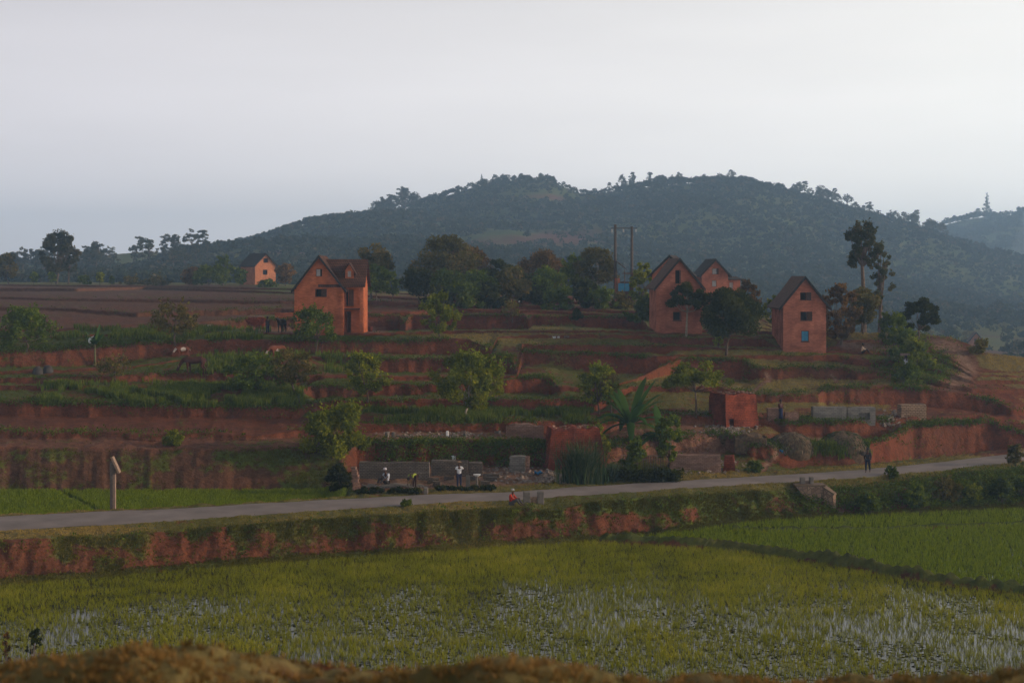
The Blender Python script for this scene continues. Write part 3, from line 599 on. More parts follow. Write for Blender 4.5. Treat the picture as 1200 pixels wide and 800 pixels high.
# ------------------------------------------------------------------ trees
def treemeshes(seed, H, th, sp, form, nleaf, lsize, nlimb=9):
    """trunk and crown meshes of one tree, root at the origin; H height, th bare trunk, sp crown radius"""
    rg = np.random.default_rng(seed); tr = MB(); cs = []; rs = []
    tilt = rg.normal(size=2)*.025*H
    top = np.array([tilt[0], tilt[1], th])
    r0 = max(.05, H*(.013 if form == 'euc' else .022))
    ch = H-th
    if form == 'round':
        n = 40
        for i in range(n):
            a = rg.uniform(0, 2*np.pi); z = rg.uniform(0, 1); rr = sp*math.sqrt(max(0, 1-(2*z-.9)**2*.8))*rg.uniform(.45, .88)
            cs.append([top[0]+rr*np.cos(a), top[1]+rr*np.sin(a), th+ch*(.12+.76*z)]); rs.append(sp*.27*rg.uniform(.8, 1.2))
    elif form == 'loose':
        n = 46
        for i in range(n):
            a = rg.uniform(0, 2*np.pi); z = rg.uniform(0, 1)**.85; rr = sp*(.3+.7*math.sin(math.pi*min(1, z*.8+.15)))*rg.uniform(.1, 1.0)**.6
            cs.append([top[0]+rr*np.cos(a), top[1]+rr*np.sin(a), th+ch*z*.95]); rs.append(sp*rg.uniform(.11, .22))
    elif form == 'shrub':
        n = 34
        for i in range(n):
            a = rg.uniform(0, 2*np.pi); z = rg.uniform(0, 1); rr = sp*rg.uniform(.1, .95)*math.sqrt(1-.75*z*z)
            cs.append([rr*np.cos(a), rr*np.sin(a)*.9, H*(.1+.8*z)]); rs.append(sp*rg.uniform(.14, .25))
    elif form == 'euc':      # tall, bare below, plates of leaves at the ends
        n = 34
        for i in range(n):
            z = rg.uniform(0, 1)**.75; a = rg.uniform(0, 2*np.pi); rr = sp*(.35+.65*math.sin(math.pi*min(1, z*.7+.2)))*rg.uniform(.1, 1)
            cs.append([top[0]*(1+z)+rr*np.cos(a), top[1]+rr*np.sin(a), th+ch*(.05+.88*z)]); rs.append(sp*rg.uniform(.12, .26))
    elif form == 'umbrella':
        n = 34
        for i in range(n):
            a = rg.uniform(0, 2*np.pi); rr = sp*math.sqrt(rg.uniform(0, 1)); z = .30+.55*(1-(rr/sp)**2)+rg.uniform(-.3, .12)
            cs.append([top[0]+rr*np.cos(a), top[1]+rr*np.sin(a), th+ch*max(.05, z)]); rs.append(sp*rg.uniform(.14, .24))
    elif form == 'hedge':
        n = 40
        for i in range(n):
            cs.append([rg.uniform(-.95, .95)*sp, rg.uniform(-.25, .25), H*rg.uniform(.2, .75)]); rs.append(H*rg.uniform(.25, .45))
    elif form == 'cone':
        n = 16
        for i in range(n):
            z = (i+.5)/n; a = i*2.4; rr = sp*(1-z)*rg.uniform(.3, .9)
            cs.append([rr*np.cos(a), rr*np.sin(a), th+ch*z*.97]); rs.append(sp*(.42-.26*z))
    cs = np.array(cs); rs = np.array(rs)
    if form not in ('shrub', 'hedge'):
        zt = H*.8 if form in ('euc', 'cone') else th+ch*.35
        pts = [(0, 0, -.25), (tilt[0]*.4+rg.normal()*.02*H, tilt[1]*.4, th*.5), tuple(top)]
        if zt > th: pts.append((top[0]*1.4, top[1]*1.2, zt))
        tr.tube(pts, [r0*1.25, r0*.85, r0*.65, r0*.25][:len(pts)], 7)
    lim = rg.permutation(len(cs))[:nlimb+3]
    for k in lim:
        c = cs[k]
        if form == 'hedge': b = np.array([c[0], c[1], -.1])
        elif form == 'shrub': b = np.array([rg.normal()*.06*sp, rg.normal()*.06*sp, -.1])
        else:
            f = rg.uniform(.75, 1.0) if form in ('euc', 'cone') else 1
            b = np.array([top[0]*f, top[1]*f, th*f]) if c[2] > th*1.05 else np.array([top[0]*.8, top[1]*.8, th*.8])
            if form == 'euc': b = np.array([top[0], top[1], min(c[2]-.3*rs[k], th+(c[2]-th)*.55)])
        m = (b+c)/2+rg.normal(size=3)*.08*sp; m[2] -= .06*np.linalg.norm(c-b)
        tr.tube([b, m, c], [r0*.42, r0*.26, r0*.1], 5)
    per = rs**2; per = per/per.sum(); cnt = np.maximum(8, (per*nleaf)).astype(int)
    C = np.repeat(cs, cnt, 0); r = np.repeat(rs, cnt); d = rg.normal(size=C.shape); d /= np.linalg.norm(d, axis=1)[:, None]
    rad = rg.uniform(.25, 1.12, len(C))**.6; fl = .72 if form in ('euc', 'umbrella') else .9
    Pp = C+d*(r*rad)[:, None]*np.array([1.15, 1.15, fl])
    if form in ('loose', 'shrub'):     # whippy twigs that stand out of the outline
        nt_ = int(len(C)*.12); k = rg.integers(0, len(cs), nt_//6+1); dd = rg.normal(size=(len(k), 3)); dd[:, 2] = np.abs(dd[:, 2])+.4; dd /= np.linalg.norm(dd, axis=1)[:, None]
        t = rg.uniform(.8, 2.1, (len(k), 6)); tw = cs[k][:, None, :]+dd[:, None, :]*(rs[k][:, None]*t)[..., None]
        Pp = np.concatenate([Pp, tw.reshape(-1, 3)+rg.normal(size=(len(k)*6, 3))*lsize*.4])
    Pp[:, 2] = np.maximum(Pp[:, 2], .03)
    vv, q = leafquads(Pp, lsize, rg, flat=.35 if form in ('euc', 'umbrella') else .1)
    ctint = np.repeat(rg.uniform(.15, .85, len(cs)), cnt); ctint = np.concatenate([ctint, np.full(len(Pp)-len(ctint), .6)])
    tn = np.clip(ctint+rg.uniform(-.35, .35, len(Pp)), 0, 1)
    return tr.mesh('trunk'), mesh_np('crown', vv, q, attrs={'tint': np.repeat(tn, 4)})
def tree(name, label, cat, loc, H, th, sp, form, nleaf, lsize, leaf, seed, bark=None, group=None, rz=0, shadow=None):
    root = thing(name, label, cat, loc, rz, group); t, c = treemeshes(seed, H, th, sp, form, nleaf, lsize)
    add('stems' if form in ('shrub', 'hedge') else 'trunk', t, bark or M_bark, root, True); add('crown' if form not in ('shrub', 'hedge') else 'foliage', c, leaf, root)
    return root
def ptree(label, px, yb, yt, w, form, leaf, seed, th=.25, dens=1.0, lpx=2.6, bark=None, group=None, name=None, cat='tree', d=None, deep=0):
    lpx *= .82
    """a tree rooted where the photograph shows its foot, as tall and wide as it shows there"""
    p = hit(px, yb) if d is None else Vector(((px-600)/F*d, d, CZ-(yb-320)*d/F))
    if d is None and deep: p = Vector((p.x/p.y*(p.y+deep), p.y+deep, 0)); p.z = ground(p.x, p.y)
    if d is not None and d < 300: p.z = min(p.z, ground(p.x, p.y)) if abs(ground(p.x, p.y)-p.z) < 3 else p.z
    s = S(p.y); ytop_ = CZ-(yt-320)*p.y/F
    H = max(.4, ytop_-p.z); sp = w/2/s*.98; ls = lpx*.9/s
    area = (w)*(max(8, (yb-yt)*(1-th if form not in ('shrub', 'hedge') else 1)))
    n = int(np.clip(area/(lpx*lpx)*9.5*dens, 300, 20000))
    nm = name or ('shrub' if form == 'shrub' else 'tree')
    return tree(nm, label, cat, (p.x, p.y, p.z), H, H*th if form not in ('shrub', 'hedge') else 0, sp, form, n, ls, leaf, seed, bark, group)
gT = 'young trees scattered over the terraces'
ptree('wide loose dark green tree at the left edge of the terraces', 30, 411, 362, 78, 'loose', M_leaf, 1, .22, .6, group=gT)
ptree('thin airy tree behind the grazing cows left of the red house', 205, 404, 356, 62, 'loose', M_olive, 2, .3, .35, group=gT)
ptree('loose green tree in front of the big red house', 370, 415, 362, 66, 'loose', M_leaf, 3, .35, .5, group=gT)
ptree('bright upright bushy tree on the terrace right of the red house', 515, 396, 343, 46, 'loose', M_light, 4, .12, .75, group=gT)
ptree('small bushy green tree below the ledge between house and road', 431, 470, 414, 58, 'loose', M_light, 5, .22, .8, group=gT)
ptree('broad rounded tree with short pale trunk on the middle terraces', 546, 491, 415, 92, 'loose', M_light, 6, .2, .95, group=gT, bark=M_palebark)
ptree('tangled tree standing in the tall grass left of centre', 300, 463, 418, 70, 'loose', M_leaf, 7, .2, .55, group=gT)
ptree('airy brownish tree beside the tangled one in the tall grass', 345, 462, 408, 60, 'loose', M_olive, 8, .25, .5, group=gT)
ptree('big yellow green bush at the edge of the brick yard', 393, 533, 474, 88, 'shrub', M_light, 9, 0, 1.3, name='bush', cat='bush')
ptree('loose green tree above the banana plant', 702, 486, 428, 58, 'loose', M_light, 10, .25, .6, group=gT)
t_ = ptree('leaning tree with two bent trunks left of the brick kiln', 815, 489, 424, 84, 'umbrella', M_light, 11, .45, .8, group=gT)
ptree('small bare looking sapling beside the green tree above the banana', 716, 484, 436, 24, 'loose', M_olive, 12, .35, .25, group=gT)
ptree('dense round dark tree on a short trunk between the houses', 851, 415, 339, 76, 'round', M_dark, 13, .32, 2.6, 2.0)
ptree('flat crowned tree with pale trunk in front of the gabled house', 804, 394, 331, 54, 'umbrella', M_dark, 14, .45, 1.0, 2.0, bark=M_palebark)
ptree('thin yellow green sapling on the treads left of the round tree', 842, 407, 393, 12, 'loose', M_light, 15, .2, .7, 1.8, group=gT)
ptree('small thin weedy tree on the terrace below the hanging bag', 135, 446, 417, 48, 'loose', M_olive, 16, .3, .3, group=gT)
ptree('tiny bright shrub low on the bare left terrace', 205, 522, 505, 30, 'shrub', M_light, 17, name='shrub', cat='shrub')
ptree('thin grey sapling on the bank right of the pit wall', 600, 375, 352, 26, 'loose', M_olive, 18, .3, .3, group=gT)
ptree('dark round bush on the red ledge under the power poles', 676, 376, 361, 15, 'shrub', M_dark, 19, name='bush', cat='bush')
ptree('green bushes hanging over the corner below the power poles', 752, 384, 348, 42, 'shrub', M_leaf, 20, .1, .9, name='bush', cat='bush')
# right of the last house
ptree('rusty brown leafy tree beside the right hand house', 985, 404, 332, 50, 'loose', M_brown, 21, .15, 1.3)
ptree('olive brown tree behind the rusty one by the right hand house', 1012, 400, 335, 42, 'round', M_olive, 22, .15, 1.1, deep=3)
ptree('dark umbrella shaped tree beside the dirt track', 1076, 404, 347, 50, 'umbrella', M_dark, 23, .3, 1.5, 2.2)
ptree('low dark green tree left of the umbrella shaped tree', 1046, 408, 365, 44, 'loose', M_leaf, 24, .15, 1.0)
ptree('yellow green thicket on the slope below the umbrella tree', 1072, 438, 398, 46, 'shrub', M_light, 25, 0, 1.0, name='bush', cat='bush')
ptree('dark green thicket beside the person carrying a load', 1062, 430, 385, 38, 'shrub', M_leaf, 26, 0, .9, name='bush', cat='bush')
ptree('round bush growing above the long red cut', 1063, 449, 424, 36, 'shrub', M_leaf, 27, 0, .9, name='bush', cat='bush')
ptree('rusty bush at the top right side of the dirt track', 1148, 414, 398, 26, 'shrub', M_olive, 28, 0, .8, name='bush', cat='bush')
# tall eucalypts: clusters on long bare stems
def euc(label, px, yb, yt, w, d, seed, leaf, th=.45, dens=1, bark=M_bark, group=None):
    return ptree(label, px, yb, yt, w, 'loose', leaf, seed, th, dens, 2.0, bark, group, 'eucalypt_tree', 'tree', d)
euc('tallest lanky eucalypt with a leaning leafy head right of centre', 1012, 398, 260, 42, 165, 31, M_euc, .62, 1.0)
euc('shorter lanky eucalypt with thin lower leaves beside the tallest one', 1030, 398, 283, 32, 160, 33, M_euc, .42, .7)
# band of trees in the middle, at the back of the terraces
gM = 'trees massed at the back of the terraces'
mid = [
 ('large brownish crown rising highest in the middle tree band', 522, 352, 276, 78, 195, 'round', M_olive, 1.0),
 ('rust tinted crown left in the middle tree band', 548, 352, 288, 60, 200, 'round', M_brown, 1.0),
 ('dark green tree at the left foot of the middle tree band', 492, 357, 313, 46, 185, 'round', M_dark, 1.0),
 ('mid green tree under the large brownish crown', 525, 357, 316, 56, 180, 'round', M_leaf, 1.0),
 ('dark glossy flat topped tree in the centre of the band', 585, 354, 302, 50, 190, 'umbrella', M_dark, 1.4),
 ('green leafy tree in front of the flat topped one', 562, 358, 318, 54, 178, 'round', M_leaf, 1.0),
 ('broad red brown crown right of the flat topped tree', 636, 352, 294, 70, 195, 'round', M_brown, 1.0),
 ('low olive tree between the rusty crowns', 610, 358, 322, 50, 180, 'round', M_olive, 1.0),
 ('bright green tree below the broad red brown crown', 640, 358, 313, 52, 178, 'round', M_leaf, 1.0),
 ('slim green tree left of the olive tree by the poles', 672, 356, 298, 34, 182, 'loose', M_leaf, 1.4),
 ('tall olive tree with pale forked trunk beside the power poles', 700, 356, 291, 54, 172, 'round', M_olive, 1.3),
 ('low dark bush in front of the middle tree band', 575, 361, 330, 44, 172, 'shrub', M_dark, 1.0),
 ('low green bush at the right foot of the band', 655, 362, 336, 46, 172, 'shrub', M_leaf, 1.0),
 ('low green bush at the left foot of the band', 515, 362, 334, 42, 172, 'shrub', M_dark, 1.0),
 ('dark green bush filling the gap left of the olive tree', 684, 361, 326, 40, 176, 'shrub', M_dark, 1.1),
 ('rounded olive bush between the rusty crown and the flat topped tree', 603, 361, 312, 44, 182, 'round', M_olive, 1.0),
 ('low leafy bush under the olive tree by the poles', 706, 362, 338, 44, 176, 'shrub', M_leaf, 1.0),
 ('low green bush beneath the flat topped tree', 545, 362, 332, 50, 176, 'shrub', M_leaf, 1.0),
 ('dark bush behind the bright green tree in the band', 624, 360, 324, 46, 186, 'shrub', M_dark, 1.0),
 ('scrubby bush in front of the blue sheeted shed', 727, 362, 343, 26, 176, 'shrub', M_olive, 1.0),
 ('leafy tree behind the red house with a rusty top', 436, 352, 284, 44, 200, 'round', M_olive, 1.1),
 ('green tree touching the right side of the red house', 440, 356, 308, 36, 180, 'round', M_leaf, 1.1),
 ('small green tree between the red house and the band', 459, 355, 318, 20, 180, 'loose', M_leaf, 1.2),
 ('light green tree between power poles and gabled house', 757, 366, 306, 34, 168, 'loose', M_light, .9),
 ('orange brown shrub right of the annexed house', 878, 380, 328, 30, 180, 'loose', M_brown, .8),
 ('pale green shrub in the gap right of the orange brown one', 905, 386, 344, 24, 170, 'loose', M_light, .7),
]
for i, (lb, px, yb, yt, w, d, fm, lf, de) in enumerate(mid):
    ptree(lb, px, yb, yt, w, fm, lf, 60+i, .2 if 'pale forked' not in lb else .38, de*.8, 2.6, M_palebark if 'pale' in lb else None, gM, d=None, deep=(d-176)*.35, name='bush' if fm == 'shrub' else None, cat='bush' if fm == 'shrub' else 'tree')
gP = 'trees and bushes along the left skyline'
left = [
 ('big ragged dark tree standing out on the left skyline', 66, 333, 272, 46, 330, 'loose', M_euc, 1.1, .25),
 ('smaller crown leaning right of the big ragged tree', 80, 333, 288, 26, 335, 'loose', M_euc, 1.0, .35),
 ('dark bushy tree at the left edge of the skyline', 10, 332, 296, 28, 330, 'round', M_olive, 1, .15),
 ('small round green bush left of the ragged tree', 39, 333, 318, 12, 300, 'round', M_leaf, 1, .15),
 ('small round green bush right under the ragged tree', 60, 333, 318, 12, 300, 'round', M_leaf, 1, .15),
 ('small upright green bush on the skyline right of the ragged tree', 117, 333, 318, 11, 300, 'round', M_light, 1, .1),
 ('low wide hedge beside the small upright bush', 98, 333, 323, 18, 300, 'shrub', M_leaf, 1, 0),
 ('tiny bush at the start of the long hedge', 131, 333, 323, 8, 300, 'shrub', M_leaf, 1, 0),
 ('low olive hedge in the middle of the left skyline', 152, 333, 325, 30, 300, 'shrub', M_olive, 1, 0),
 ('low dull green hedge left of the small far house', 186, 334, 326, 34, 300, 'shrub', M_olive, 1, 0),
 ('rounded rusty topped bush left of the small far house', 226, 336, 312, 26, 300, 'round', M_brown, 1, .1),
 ('wide dark green bush left of the small far house', 245, 336, 312, 42, 295, 'round', M_leaf, 1, .1),
 ('tree with a bent rusty top left of the small far house', 261, 336, 300, 24, 300, 'loose', M_leaf, 1, .2),
 ('green bush touching the left wall of the small far house', 281, 336, 313, 18, 290, 'round', M_leaf, 1, .1),
 ('brown bush between the small far house and the red house', 334, 336, 307, 24, 290, 'round', M_brown, 1, .1),
 ('low shrubs at the foot of the small far house', 313, 337, 328, 26, 280, 'shrub', M_leaf, 1, 0),
]
for i, (lb, px, yb, yt, w, d, fm, lf, de, th) in enumerate(left):
    ptree(lb, px, yb, yt, w, fm, lf, 90+i, th, de*1.1, 2.0, None, gP, d=d, name='bush' if ('bush' in lb or 'hedge' in lb or 'shrub' in lb) else None, cat='bush' if ('bush' in lb or 'hedge' in lb or 'shrub' in lb) else 'tree')
# skyline forest: a library of tree shapes, copied over the ridges; each tree keeps its own object
def lib(form, leaf, seeds, H, th, sp, n=260, ls=.5, bark=M_palebark):
    out = []
    for s_ in seeds:
        t, c = treemeshes(s_, H, th, sp, form, n, ls, 7)
        t.materials.append(bark); c.materials.append(leaf); out.append((t, c))
    return out
LE = lib('euc', M_euc, range(200, 206), 12, 4, 3.0, 800, .42, M_bark); LU = lib('umbrella', M_euc, range(210, 214), 11, 5, 3.4, 700, .42, M_bark)
LR = lib('round', M_dark, range(220, 224), 9, 1.6, 3.2, 600, .48, M_bark); LC = lib('cone', M_dark, range(230, 233), 14, 1.5, 2.6, 600, .45, M_bark); LV = lib('round', M_olive, range(240, 244), 8, 1.2, 3.0, 600, .45, M_bark)
def put(L_, name, label, p, s, rg, group):
    t, c = L_[rg.integers(len(L_))]; root = thing(name, label, 'tree', p, rg.uniform(0, 6.3), group); root.scale = (s*rg.uniform(.85, 1.2), s*rg.uniform(.85, 1.2), s*rg.uniform(.85, 1.15))
    for nm, m_ in (('trunk', t), ('crown', c)):
        o = bpy.data.objects.new(nm, m_); COL.objects.link(o); o.parent = root
    root['form'] = {id(LE): 'slender', id(LU): 'umbrella crowned', id(LR): 'dark rounded', id(LC): 'pointed', id(LV): 'olive rounded'}[id(L_)]; return root
def ordinal(i):
    a = ['', 'first', 'second', 'third', 'fourth', 'fifth', 'sixth', 'seventh', 'eighth', 'ninth', 'tenth', 'eleventh', 'twelfth', 'thirteenth', 'fourteenth', 'fifteenth', 'sixteenth', 'seventeenth', 'eighteenth', 'nineteenth']
    tn = ['', '', 'twenty', 'thirty', 'forty', 'fifty']; 
    if i < 20: return a[i]
    return tn[i//10]+('' if i % 10 == 0 else ' '+a[i % 10]) if i % 10 else {20: 'twentieth', 30: 'thirtieth', 40: 'fortieth', 50: 'fiftieth'}[i]
def number_rows(roots, tail):
    roots = sorted(roots, key=lambda o: o.location.x/o.location.y); fs = {}
    for o in roots: fs.setdefault(o['form'], []).append(o)
    for f_, L_ in fs.items():
        for i, o in enumerate(L_):
            o['label'] = f'{f_} tree, {ordinal(i+1)} such from the left, {tail}' if len(L_) > 1 else f'the only {f_} tree {tail}'; del o['form']
rg = np.random.default_rng(33)
def ridge_row(x0, x1, n, Y0, Y1, kinds, name, label, group, smin, smax, pyg=None):
    out = []
    for i in range(n):
        px = rg.uniform(x0, x1); Y = rg.uniform(Y0, Y1); X = (px-600)/F*Y; z = float(hillz(X, Y))
        if pyg: z = CZ-(pyg-320)*Y/F
        out.append(put(kinds[rg.integers(len(kinds))], name, label, (X, Y, z-.5), rg.uniform(smin, smax), rg, group))
    number_rows(out, label)
ridge_row(-40, 262, 46, 560, 700, [LE, LU, LE], 'eucalypt_tree', 'hazy row behind left plateau', 'hazy tree row behind the left plateau', .85, 1.3)
ridge_row(255, 420, 24, 1040, 1110, [LE, LU], 'eucalypt_tree', 'rising left hill slope', 'slender trees on the left slope of the hill', .75, 1.3)
ridge_row(434, 486, 18, 1060, 1110, [LE, LR], 'eucalypt_tree', 'tall clump on hill shoulder', 'tall clump on the left shoulder of the hill', 1.2, 1.9)
ridge_row(560, 668, 16, 1090, 1118, [LR, LR, LC], 'hilltop_tree', 'left summit', 'trees on the left summit', .5, .9)
ridge_row(708, 800, 24, 1085, 1118, [LR, LU, LE], 'hilltop_tree', 'between the two summits', 'trees between the two summits', .7, 1.15)
ridge_row(800, 930, 18, 1085, 1118, [LR, LU], 'hilltop_tree', 'along the right summit', 'trees on the right summit', .5, .95)
ridge_row(930, 1110, 38, 1080, 1118, [LE, LU, LU], 'eucalypt_tree', 'right falling ridge', 'umbrella crowned trees on the right ridge', .75, 1.3)
ridge_row(1085, 1210, 14, 1860, 1900, [LR, LV], 'hilltop_tree', 'farthest hill at right', 'trees on the farthest hill', .8, 1.5)
ridge_row(1156, 1160, 1, 1880, 1890, [LC], 'conifer_tree', 'standing tall on the farthest hill', None, 2.2, 2.3)
def valley(x0, x1, n, Y0, Y1, group, label, kinds, s0, s1):
    out = []
    for i in range(n):
        px = rg.uniform(x0, x1); Y = rg.uniform(Y0, Y1); X = (px-600)/F*Y
        out.append(put(kinds[rg.integers(len(kinds))], 'valley_tree', label, (X, Y, float(hillz(X, Y))-.3), rg.uniform(s0, s1), rg, group))
    number_rows(out, label)
valley(1120, 1230, 22, 230, 420, 'trees in the near valley at the right edge', 'near valley at right edge', [LR, LV, LV], .3, .6)
valley(960, 1230, 40, 450, 850, 'hazy trees at the foot of the hill on the right', 'hill foot on the right', [LR, LV, LU], .55, .95)
valley(430, 960, 22, 420, 640, 'hazy trees at the foot of the hill in the middle', 'hill foot behind the houses', [LR, LV], .6, .9)
# the wood covering the hill reads as one mass
n = 30000; Yf = rg.uniform(450, 1118, n*2); pxf = rg.uniform(-90, 1300, n*2); Xf = (pxf-600)/F*Yf; Zf = hillz(Xf, Yf); pyf = 320+F*(CZ-Zf)/Yf
cl = np.exp(-((pxf-650)/95)**2-((pyf-281)/10)**2)+.8*np.exp(-((pxf-530)/65)**2-((pyf-290)/8)**2)+.9*np.exp(-((pxf-640)/40)**2-((pyf-232)/6)**2)
k = (rg.uniform(0, 1, n*2) < np.clip(.75+.6*fbm(Xf/45, Yf/45, 501, 3)-cl*1.1, .03, 1)) & ((pxf > 210) | (Yf < 740)) & (Yf > 450+150*sm(1000, 1100, pxf))
k2 = np.where(k)[0][:n]; print('forest', k.sum()); Xf, Yf, Zf = Xf[k2], Yf[k2], Zf[k2]; n = len(Xf)
hT = rg.uniform(2.6, 6.0, n)*(1+.3*fbm(Xf/60, Yf/60, 502, 2)); rT = hT*rg.uniform(.3, .5, n); m_ = 30
dv_ = rg.normal(size=(n, m_, 3)); dv_ /= np.linalg.norm(dv_, axis=2)[..., None]; dv_[..., 2] = np.abs(dv_[..., 2])*1.1-.25
Cc = np.stack([Xf, Yf, Zf+hT*.55], -1)[:, None, :]+dv_*np.stack([rT, rT, hT*.42], -1)[:, None, :]*rg.uniform(.55, 1.05, (n, m_, 1))
vv, q = leafquads(Cc.reshape(-1, 3), np.repeat(rT*.36, m_), rg, .2, .8)
tt = np.clip(np.repeat(rg.beta(1.3, 2.2, n), m_)+rg.uniform(-.15, .15, n*m_), 0, 1)
PF = []
for x0_, x1_, y0_, y1_, n_, s_ in ((1050, 1300, 1430, 1905, 3600, 1.4), (1115, 1290, 200, 470, 500, .42), (960, 1290, 430, 620, 500, .8), (420, 1000, 330, 460, 300, .7)):
    Y_ = rg.uniform(y0_, y1_, n_); x_ = rg.uniform(x0_, x1_, n_); X_ = (x_-600)/F*Y_; kk = fbm(X_/30, Y_/30, 520, 3) > -.15; X_, Y_ = X_[kk], Y_[kk]; Z_ = hillz(X_, Y_); h_ = rg.uniform(3, 8, len(X_))*s_; r_ = h_*rg.uniform(.35, .6, len(X_))
    dd_ = rg.normal(size=(len(X_), m_, 3)); dd_ /= np.linalg.norm(dd_, axis=2)[..., None]; dd_[..., 2] = np.abs(dd_[..., 2])*1.1-.25
    c_ = np.stack([X_, Y_, Z_+h_*.45], -1)[:, None, :]+dd_*np.stack([r_, r_, h_*.45], -1)[:, None, :]*rg.uniform(.55, 1.05, (len(X_), m_, 1)); v_, q_ = leafquads(c_.reshape(-1, 3), np.repeat(r_*.34, m_), rg, .2, .8)
    q = np.concatenate([q, q_+len(vv)]); vv = np.concatenate([vv, v_]); tt = np.concatenate([tt, np.clip(np.repeat(rg.beta(1.3, 2.2, len(X_)), m_)+rg.uniform(-.15, .15, len(X_)*m_), 0, 1)])
tag(add('hill_forest', mesh_np('hill_forest', vv, q, attrs={'tint': np.repeat(tt, 4)}), M_forest), 'hazy forest covering the hill', 'forest', None, 'stuff')
# banana plant, reeds, creepers by the kilns
def banana(label, px, yb, yt, w, n, seed, name='banana_plant', d=None):
    p = hit(px, yb); s = S(p.y); H = (yb-yt)/s; rg = np.random.default_rng(seed); root = thing(name, label, 'banana plant', p); st = MB()
    st.tube([(0, 0, -.2), (.02, 0, H*.15), (0, .02, H*(.34 if w > 60 else .55))], [.13, .11, .07], 8); st.build('stem', M_olivestem, root, True)
    for i in range(n):
        a = 2*math.pi*i/n+rg.uniform(-.3, .3); up = rg.uniform(.12, 1.05)+(.35 if w < 60 else 0); Ln = w/s*.5*rg.uniform(.85, 1.15); vs = []; m = 9
        for j in range(m+1):
            t = j/m; r_ = Ln*t*math.cos(up*.9); z = H*(.24 if w > 60 else .5)+Ln*t*math.sin(up)*1.45-(t**2.2)*Ln*(.95-.55*up); wd = .30*math.sin(math.pi*min(1, t*.93+.06))**.6
            c = Vector((math.cos(a)*r_, math.sin(a)*r_, z)); sd = Vector((-math.sin(a), math.cos(a), 0))*wd
            vs += [c-sd-Vector((0, 0, wd*.35)), c, c+sd-Vector((0, 0, wd*.35))]
        fs = [(3*j+k, 3*j+k+1, 3*j+k+4, 3*j+k+3) for j in range(m) for k in (0, 1)]
        me = mesh_np('leaf', [tuple(v) for v in vs], fs, attrs={'tint': np.full(len(vs), rg.uniform(.2, .8))}); add('leaf', me, M_banana, root, True)
    return root
M_olivestem = mat('banana_stem', (.11, .10, .045), var=.4, scale=4)
banana('large banana plant with broad arching leaves beside the kiln', 738, 515, 444, 112, 19, 5)
banana('smaller banana plant leaning right of the large one', 775, 522, 470, 70, 9, 6)
banana('thin young banana plant on the left terrace', 111, 427, 378, 40, 7, 8)
def reeds(label, px, yb, yt, w, n, seed, name='reed_clump', m_=None):
    p = hit(px, yb); s = S(p.y); H = (yb-yt)/s; rg = np.random.default_rng(seed)
    P = np.stack([rg.normal(size=n)*w/s*.13, rg.normal(size=n)*.25, np.zeros(n)-.1], -1); hh = H*rg.uniform(.55, 1.1, n); a = rg.uniform(0, 2*np.pi, n); ln = hh*rg.uniform(.15, .75, n)
    vs = []; K_ = 6; b = a+np.pi/2
    for j in range(K_+1):
        t = j/K_; c = P+np.stack([np.cos(a)*ln*t**1.7, np.sin(a)*ln*t**1.7*.6, hh*(t-.32*t**3*(ln/hh)*1.6)], -1); wd = (.035*(1-t)+.004)
        sd = np.stack([np.cos(b)*wd, np.sin(b)*wd, 0*b], -1); vs += [c-sd, c+sd]
    V_ = np.stack(vs, 1).reshape(-1, 3); i = np.arange(n)[:, None]*(2*K_+2)+np.arange(K_)[None]*2; i = i.ravel(); q = np.stack([i, i+1, i+3, i+2], -1)
    return tag(add(name, mesh_np(name, V_, q, attrs={'tint': np.repeat(rg.uniform(0, 1, n), 2*K_+2)}), m_ or M_reed, loc=p), label, 'reeds')
reeds('dark fountain shaped clump of giant grass in front of the left kiln', 682, 566, 506, 74, 900, 3)
reeds('low dark reeds at the roadside right of the giant grass', 716, 563, 535, 44, 420, 4)
ptree('climbing yellow green shrub against the left kiln', 700, 545, 496, 40, 'shrub', M_light, 130, 0, .7, name='shrub', cat='shrub')
ptree('leafy shrub over the fence below the banana plant', 745, 557, 512, 38, 'shrub', M_leaf, 131, 0, .7, name='shrub', cat='shrub')
ptree('tall loose shrub between banana plant and brick wall', 785, 548, 486, 42, 'loose', M_leaf, 132, .1, .8)
ptree('dark hedge row at the roadside under the fence', 760, 565, 548, 78, 'hedge', M_dark, 133, 0, 1.2, name='hedge', cat='hedge')
ptree('small green bush below the worn path by the road', 884, 553, 540, 22, 'shrub', M_leaf, 134, 0, 1, name='bush', cat='bush')
ptree('dark bush in the corner left of the brick yard', 398, 578, 540, 34, 'shrub', M_dark, 135, 0, 1, name='bush', cat='bush')
ptree('dark low hedge along the road in front of the drying bricks', 455, 578.5, 571, 84, 'hedge', M_dark, 136, 0, 1.5, name='hedge', cat='hedge')
ptree('dark low hedge along the road in front of the standing man', 545, 575, 568, 70, 'hedge', M_dark, 137, 0, 1.5, name='hedge', cat='hedge')
ptree('small tuft of weeds on the near edge of the road', 478, 592, 585, 18, 'shrub', M_leaf, 138, 0, 1, 2, name='weed_tuft', cat='weed')
